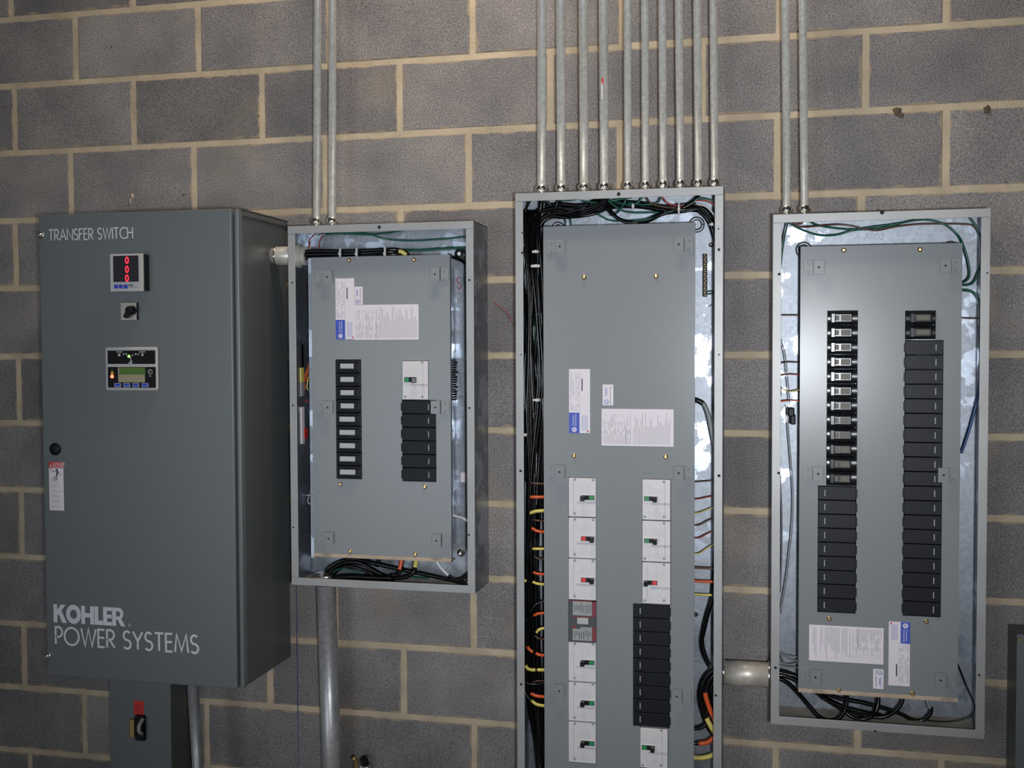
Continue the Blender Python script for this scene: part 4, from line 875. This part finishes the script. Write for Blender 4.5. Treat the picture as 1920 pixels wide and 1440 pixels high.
for p, r, mm in (([(1350,1254,-.09),(1330,1262,-.09),(1317,1284,-.09),(1314,1312,-.09),(1322,1345,-.09),(1332,1368,-.09),(1345,1385,-.085)], .0062, 'black'), ([(1350,1258,-.08),(1336,1268,-.08),(1326,1288,-.08),(1323,1310,-.08),(1330,1335,-.08),(1345,1365,-.08)], .0060, 'black'), ([(1350,1264,-.07),(1338,1280,-.07),(1332,1300,-.07),(1334,1325,-.07),(1345,1350,-.07)], .0055, 'black'),
                 ([(1295,1366,-.09),(1312,1365,-.09),(1324,1358,-.09),(1332,1345,-.088),(1336,1330,-.085)], .0052, 'black'), ([(1292,1392,-.08),(1306,1394,-.08),(1312,1394,-.08)], .0050, 'black')):
    wire(P2, 'black_cable', p, r, M[mm], n=9)
for p, mm in (([(1322,1299,-.088),(1325,1312,-.088),(1331,1330,-.088),(1340,1352,-.086)], 'orange'), ([(1325,1347,-.096),(1330,1357,-.096),(1340,1374,-.093)], 'yellow'), ([(1310,1394,-.082),(1325,1392,-.082),(1336,1385,-.082),(1345,1375,-.08)], 'orange'), ([(1290,1418,-.08),(1310,1421,-.08),(1330,1418,-.08),(1345,1410,-.08)], 'yellow')):
    wire(P2, 'phase_tape', p, .0063, M[mm], n=9)
stud(P2, 1304, 1152, .007)

# ---- right panel
P3, dR = panel('R', 'panelboard', 2.2205, 2.7145, FL-1.927, FL-.673, 'open grey panel at the right with two long columns of black breakers and fillers', (1499,459,1800,1306),
    [(1550,582,1607.5,911),(1533,911,1605,1149),(1697,582,1754.5,637.5),(1694.5,637.5,1766.5,1156)],
    [(1535.5,501,-1),(1773,498,1),(1534,888.5,-1),(1769.5,891,1),(1529,1270,-1),(1764,1276,1)], [(1582,469),(1725,468),(1555,1161),(1737,1166),(1573,1295),(1711,1301)],
    [(1654,398,.0052),(1461,514,.0034),(1460,887,.0034),(1454,1252,.0036),(1851,512,.0020),(1836,1266,.0028),(1641,1371,.0030)])
small_breakers(P3, (1550.5,582.5,1607,910.5), 12, 'on', (1566,1593)); small_breakers(P3, (1697.5,582.5,1754,637), 2, 'off', (1716,1743))
fillers(P3, (1533,911.5,1604.5,1148.5), 9, 1546); fillers(P3, (1695,638,1766.5,1155.5), 19, 1752.5)
label_wide(P3, (1517,1174.5,1656.5,1242), True); label_tall(P3, (1666,1166,1706,1286), True); label_small(P3, (1637,1254.5,1656.5,1291.5), True)
for p, mm, r in (([(1472,408,-.08),(1484,420,-.08),(1510,433,-.07),(1538,441,-.06),(1570,440,-.05),(1605,431,-.05),(1650,429,-.05),(1700,416,-.05),(1735,412,-.05),(1770,420,-.05),(1795,440,-.05),(1806,460,-.06),(1815,490,-.06),(1818,515,-.06),(1812,526,-.06),(1800,532,-.06)], 'green', .0026),
                 ([(1512,410,-.08),(1530,421,-.07),(1560,427,-.06),(1600,430,-.055),(1640,425,-.055),(1680,420,-.055),(1730,410,-.055),(1760,405,-.055),(1810,404,-.055),(1822,412,-.055),(1833,430,-.055),(1839,450,-.055),(1840,480,-.055),(1836,505,-.055),(1826,528,-.055),(1815,534,-.055),(1798,535,-.055)], 'green', .0026),
                 ([(1476,412,-.08),(1500,425,-.08),(1530,424,-.07),(1570,421,-.06),(1600,424,-.06),(1640,432,-.06),(1680,425,-.05),(1730,420,-.05),(1800,420,-.05),(1826,424,-.05),(1838,445,-.05),(1842,470,-.05)], 'brown', .0022),
                 ([(1478,412,-.09),(1472,440,-.09),(1467,470,-.09),(1464,500,-.09)], 'green', .0024), ([(1485,418,-.085),(1500,420,-.085),(1510,412,-.085)], 'brown', .0026),
                 ([(1800,544,-.06),(1820,546,-.06),(1832,556,-.06),(1838,575,-.06),(1838,620,-.06),(1839,660,-.06),(1836,690,-.06)], 'green', .0034),
                 ([(1836,610,-.05),(1838,660,-.05),(1837,710,-.05),(1832,750,-.05),(1822,790,-.05),(1808,835,-.05),(1802,850,-.05)], 'blue', .0034),
                 ([(1842,520,-.03),(1843,560,-.03),(1843,600,-.03),(1843,650,-.03)], 'red', .0024), ([(1843,560,-.04),(1844,620,-.04),(1843,690,-.04)], 'brown', .0022), ([(1800,596,-.06),(1820,597,-.06),(1842,597,-.06)], 'brown', .0018)):
    nm = {'green': 'ground_wire'}.get(mm, mm+'_wire'); wire(P3, nm, p, r, M[mm])
for v, mm, dv in ((591,'brown',0),(680,'brown',-2),(703,'red',-2),(730,'yellow',6),(752,'orange',-2)):
    wire(P3, mm+'_wire', [(1463,v+dv*-.5,-.07),(1480,v+dv*.6,-.07),(1504,v,-.07)], .0017, M[mm])
wire(P3, 'grey_wire', [(1464,635,-.09),(1472,665,-.09),(1476,700,-.09),(1481,755,-.09)], .0016, M['grey']); wire(P3, 'grey_wire', [(1476,760,-.08),(1478,800,-.08),(1482,850,-.08),(1487,920,-.08),(1486,980,-.08),(1480,1040,-.08),(1474,1090,-.08),(1464,1150,-.08)], .0016, M['grey'])
wire(P3, 'grey_wire', [(1463,890,-.06),(1466,960,-.06),(1466,1040,-.06),(1463,1110,-.06)], .0016, M['grey'])
c = at(1485,778,-.09); s = MB().bbox(c.x-.010, c.x+.006, -.098, -.082, c.z-.004, c.z+.018, .003).bbox(c.x-.004, c.x+.009, -.096, -.084, c.z-.024, c.z+.002, .003); s.build('wire_connector', M['plastic'], P3)
c = at(1463,733,-.1); MB().bbox(c.x-.006, c.x+.003, -.105, -.09, c.z-.012, c.z+.012, .002).build('wire_connector', M['plastic'], P3)
for p in ([(1456,1218,-.06),(1475,1228,-.06),(1500,1232,-.06)], [(1456,1216,-.07),(1472,1230,-.07),(1488,1238,-.07),(1502,1238,-.07)], [(1460,1236,-.06),(1470,1244,-.06),(1485,1245,-.06),(1502,1240,-.06)], [(1458,1246,-.06),(1475,1250,-.06),(1502,1252,-.06)], [(1461,1222,-.08),(1466,1234,-.08),(1471,1243,-.08)]):
    wire(P3, 'grey_wire', p, .0018, M['grey'])
for p, r in (([(1450,1270,-.08),(1470,1276,-.08),(1490,1292,-.08),(1510,1315,-.08),(1535,1343,-.085),(1556,1351,-.085),(1576,1344,-.085),(1586,1325,-.08),(1588,1305,-.07),(1588,1290,-.06)], .0056), ([(1450,1258,-.07),(1475,1264,-.07),(1500,1272,-.07),(1540,1305,-.07),(1575,1328,-.07),(1600,1345,-.075),(1620,1348,-.075),(1638,1340,-.075),(1646,1322,-.07),(1647,1300,-.06)], .0056),
             ([(1450,1264,-.065),(1480,1270,-.065),(1520,1292,-.065),(1560,1315,-.06),(1610,1338,-.06),(1650,1345,-.06),(1676,1335,-.06),(1690,1318,-.06),(1694,1295,-.055)], .0056), ([(1450,1254,-.05),(1490,1266,-.05),(1560,1305,-.05),(1620,1318,-.05),(1680,1335,-.05),(1710,1349,-.05),(1730,1350,-.05),(1744,1338,-.05),(1746,1325,-.05)], .0054),
             ([(1540,1308,-.09),(1580,1325,-.09),(1630,1338,-.09),(1652,1340,-.085)], .0048)):
    wire(P3, 'black_cable', p, r, M['black'], n=9)
wire(P3, 'grey_cable', [(1737,1305,-.05),(1740,1318,-.05),(1745,1328,-.05)], .0052, M['grey'])
wire(P3, 'black_wire', [(1794,1240,-.06),(1803,1262,-.06),(1814,1290,-.06),(1826,1318,-.06),(1826,1335,-.06),(1815,1346,-.06),(1790,1352,-.06),(1760,1353,-.06),(1735,1350,-.06)], .0017, M['black'])
ring_boss(P3, 1507, 468, .0155); ring_boss(P3, 1782, 467, .0155)
s = MB(); c0 = at(1621,450,-.0065); text_strokes(s, 'AR02', c0.x, c0.z, at(1657,448,-.0065).x, .015, -.0068, .0009); s.build('pencil_writing', M['pencil'], P3)

# ------------------------------------------------------------------ grey box at the right edge and bent rod at the floor
ex = empty('electrical_box', (2.95, 0, .25), 'grey metal box cut off at the lower right corner of the view', 'electrical box')
ZT = FL-1.684
MB().box(2.7935, 3.25, -.1, 0, .25, ZT).build('body', M['tsdark'], ex); MB().bbox(2.7925, 3.251, -.1035, -.1, .248, ZT+.001, .001).build('cover', M['ts'], ex)
c = at(1906,1199,-.1035); MB().lathe((c.x+.006, -.1035, c.z), (0,-1,0), [(0,.005),(.003,.004)], n=10).build('cover_screw', M['brass'], ex)
c = at(668,1440,-.05)
hk = empty('bent_rod_clip', (c.x, 0, c.z-.25), 'brass bent rod end with a dark clip at the bottom edge below the left panel', 'rod')
wire(hk, 'rod', [(664,1560,-.03),(666,1460,-.04),(668,1432,-.05),(666,1424,-.055),(663,1420,-.06)], .0072, M['brass'], n=10)
q0, q1 = at(680,1421,-.04), at(686,1436,-.04)
MB().add([(q0.x-.006,-.05,q0.z),(q0.x+.004,-.05,q0.z),(q1.x+.004,-.05,q1.z),(q1.x-.008,-.05,q1.z)]+[(q0.x-.006,-.02,q0.z),(q0.x+.004,-.02,q0.z),(q1.x+.004,-.02,q1.z),(q1.x-.008,-.02,q1.z)], [(0,1,2,3),(4,5,6,7),(0,1,5,4),(1,2,6,5),(2,3,7,6),(3,0,4,7)]).build('clip', M['plastic'], hk)
a = rect(671,1436,690,1500,-.035); MB().bbox(a[0], a[1], -.04, 0, a[2], a[3], .002).build('bracket', M['zinc'], hk)
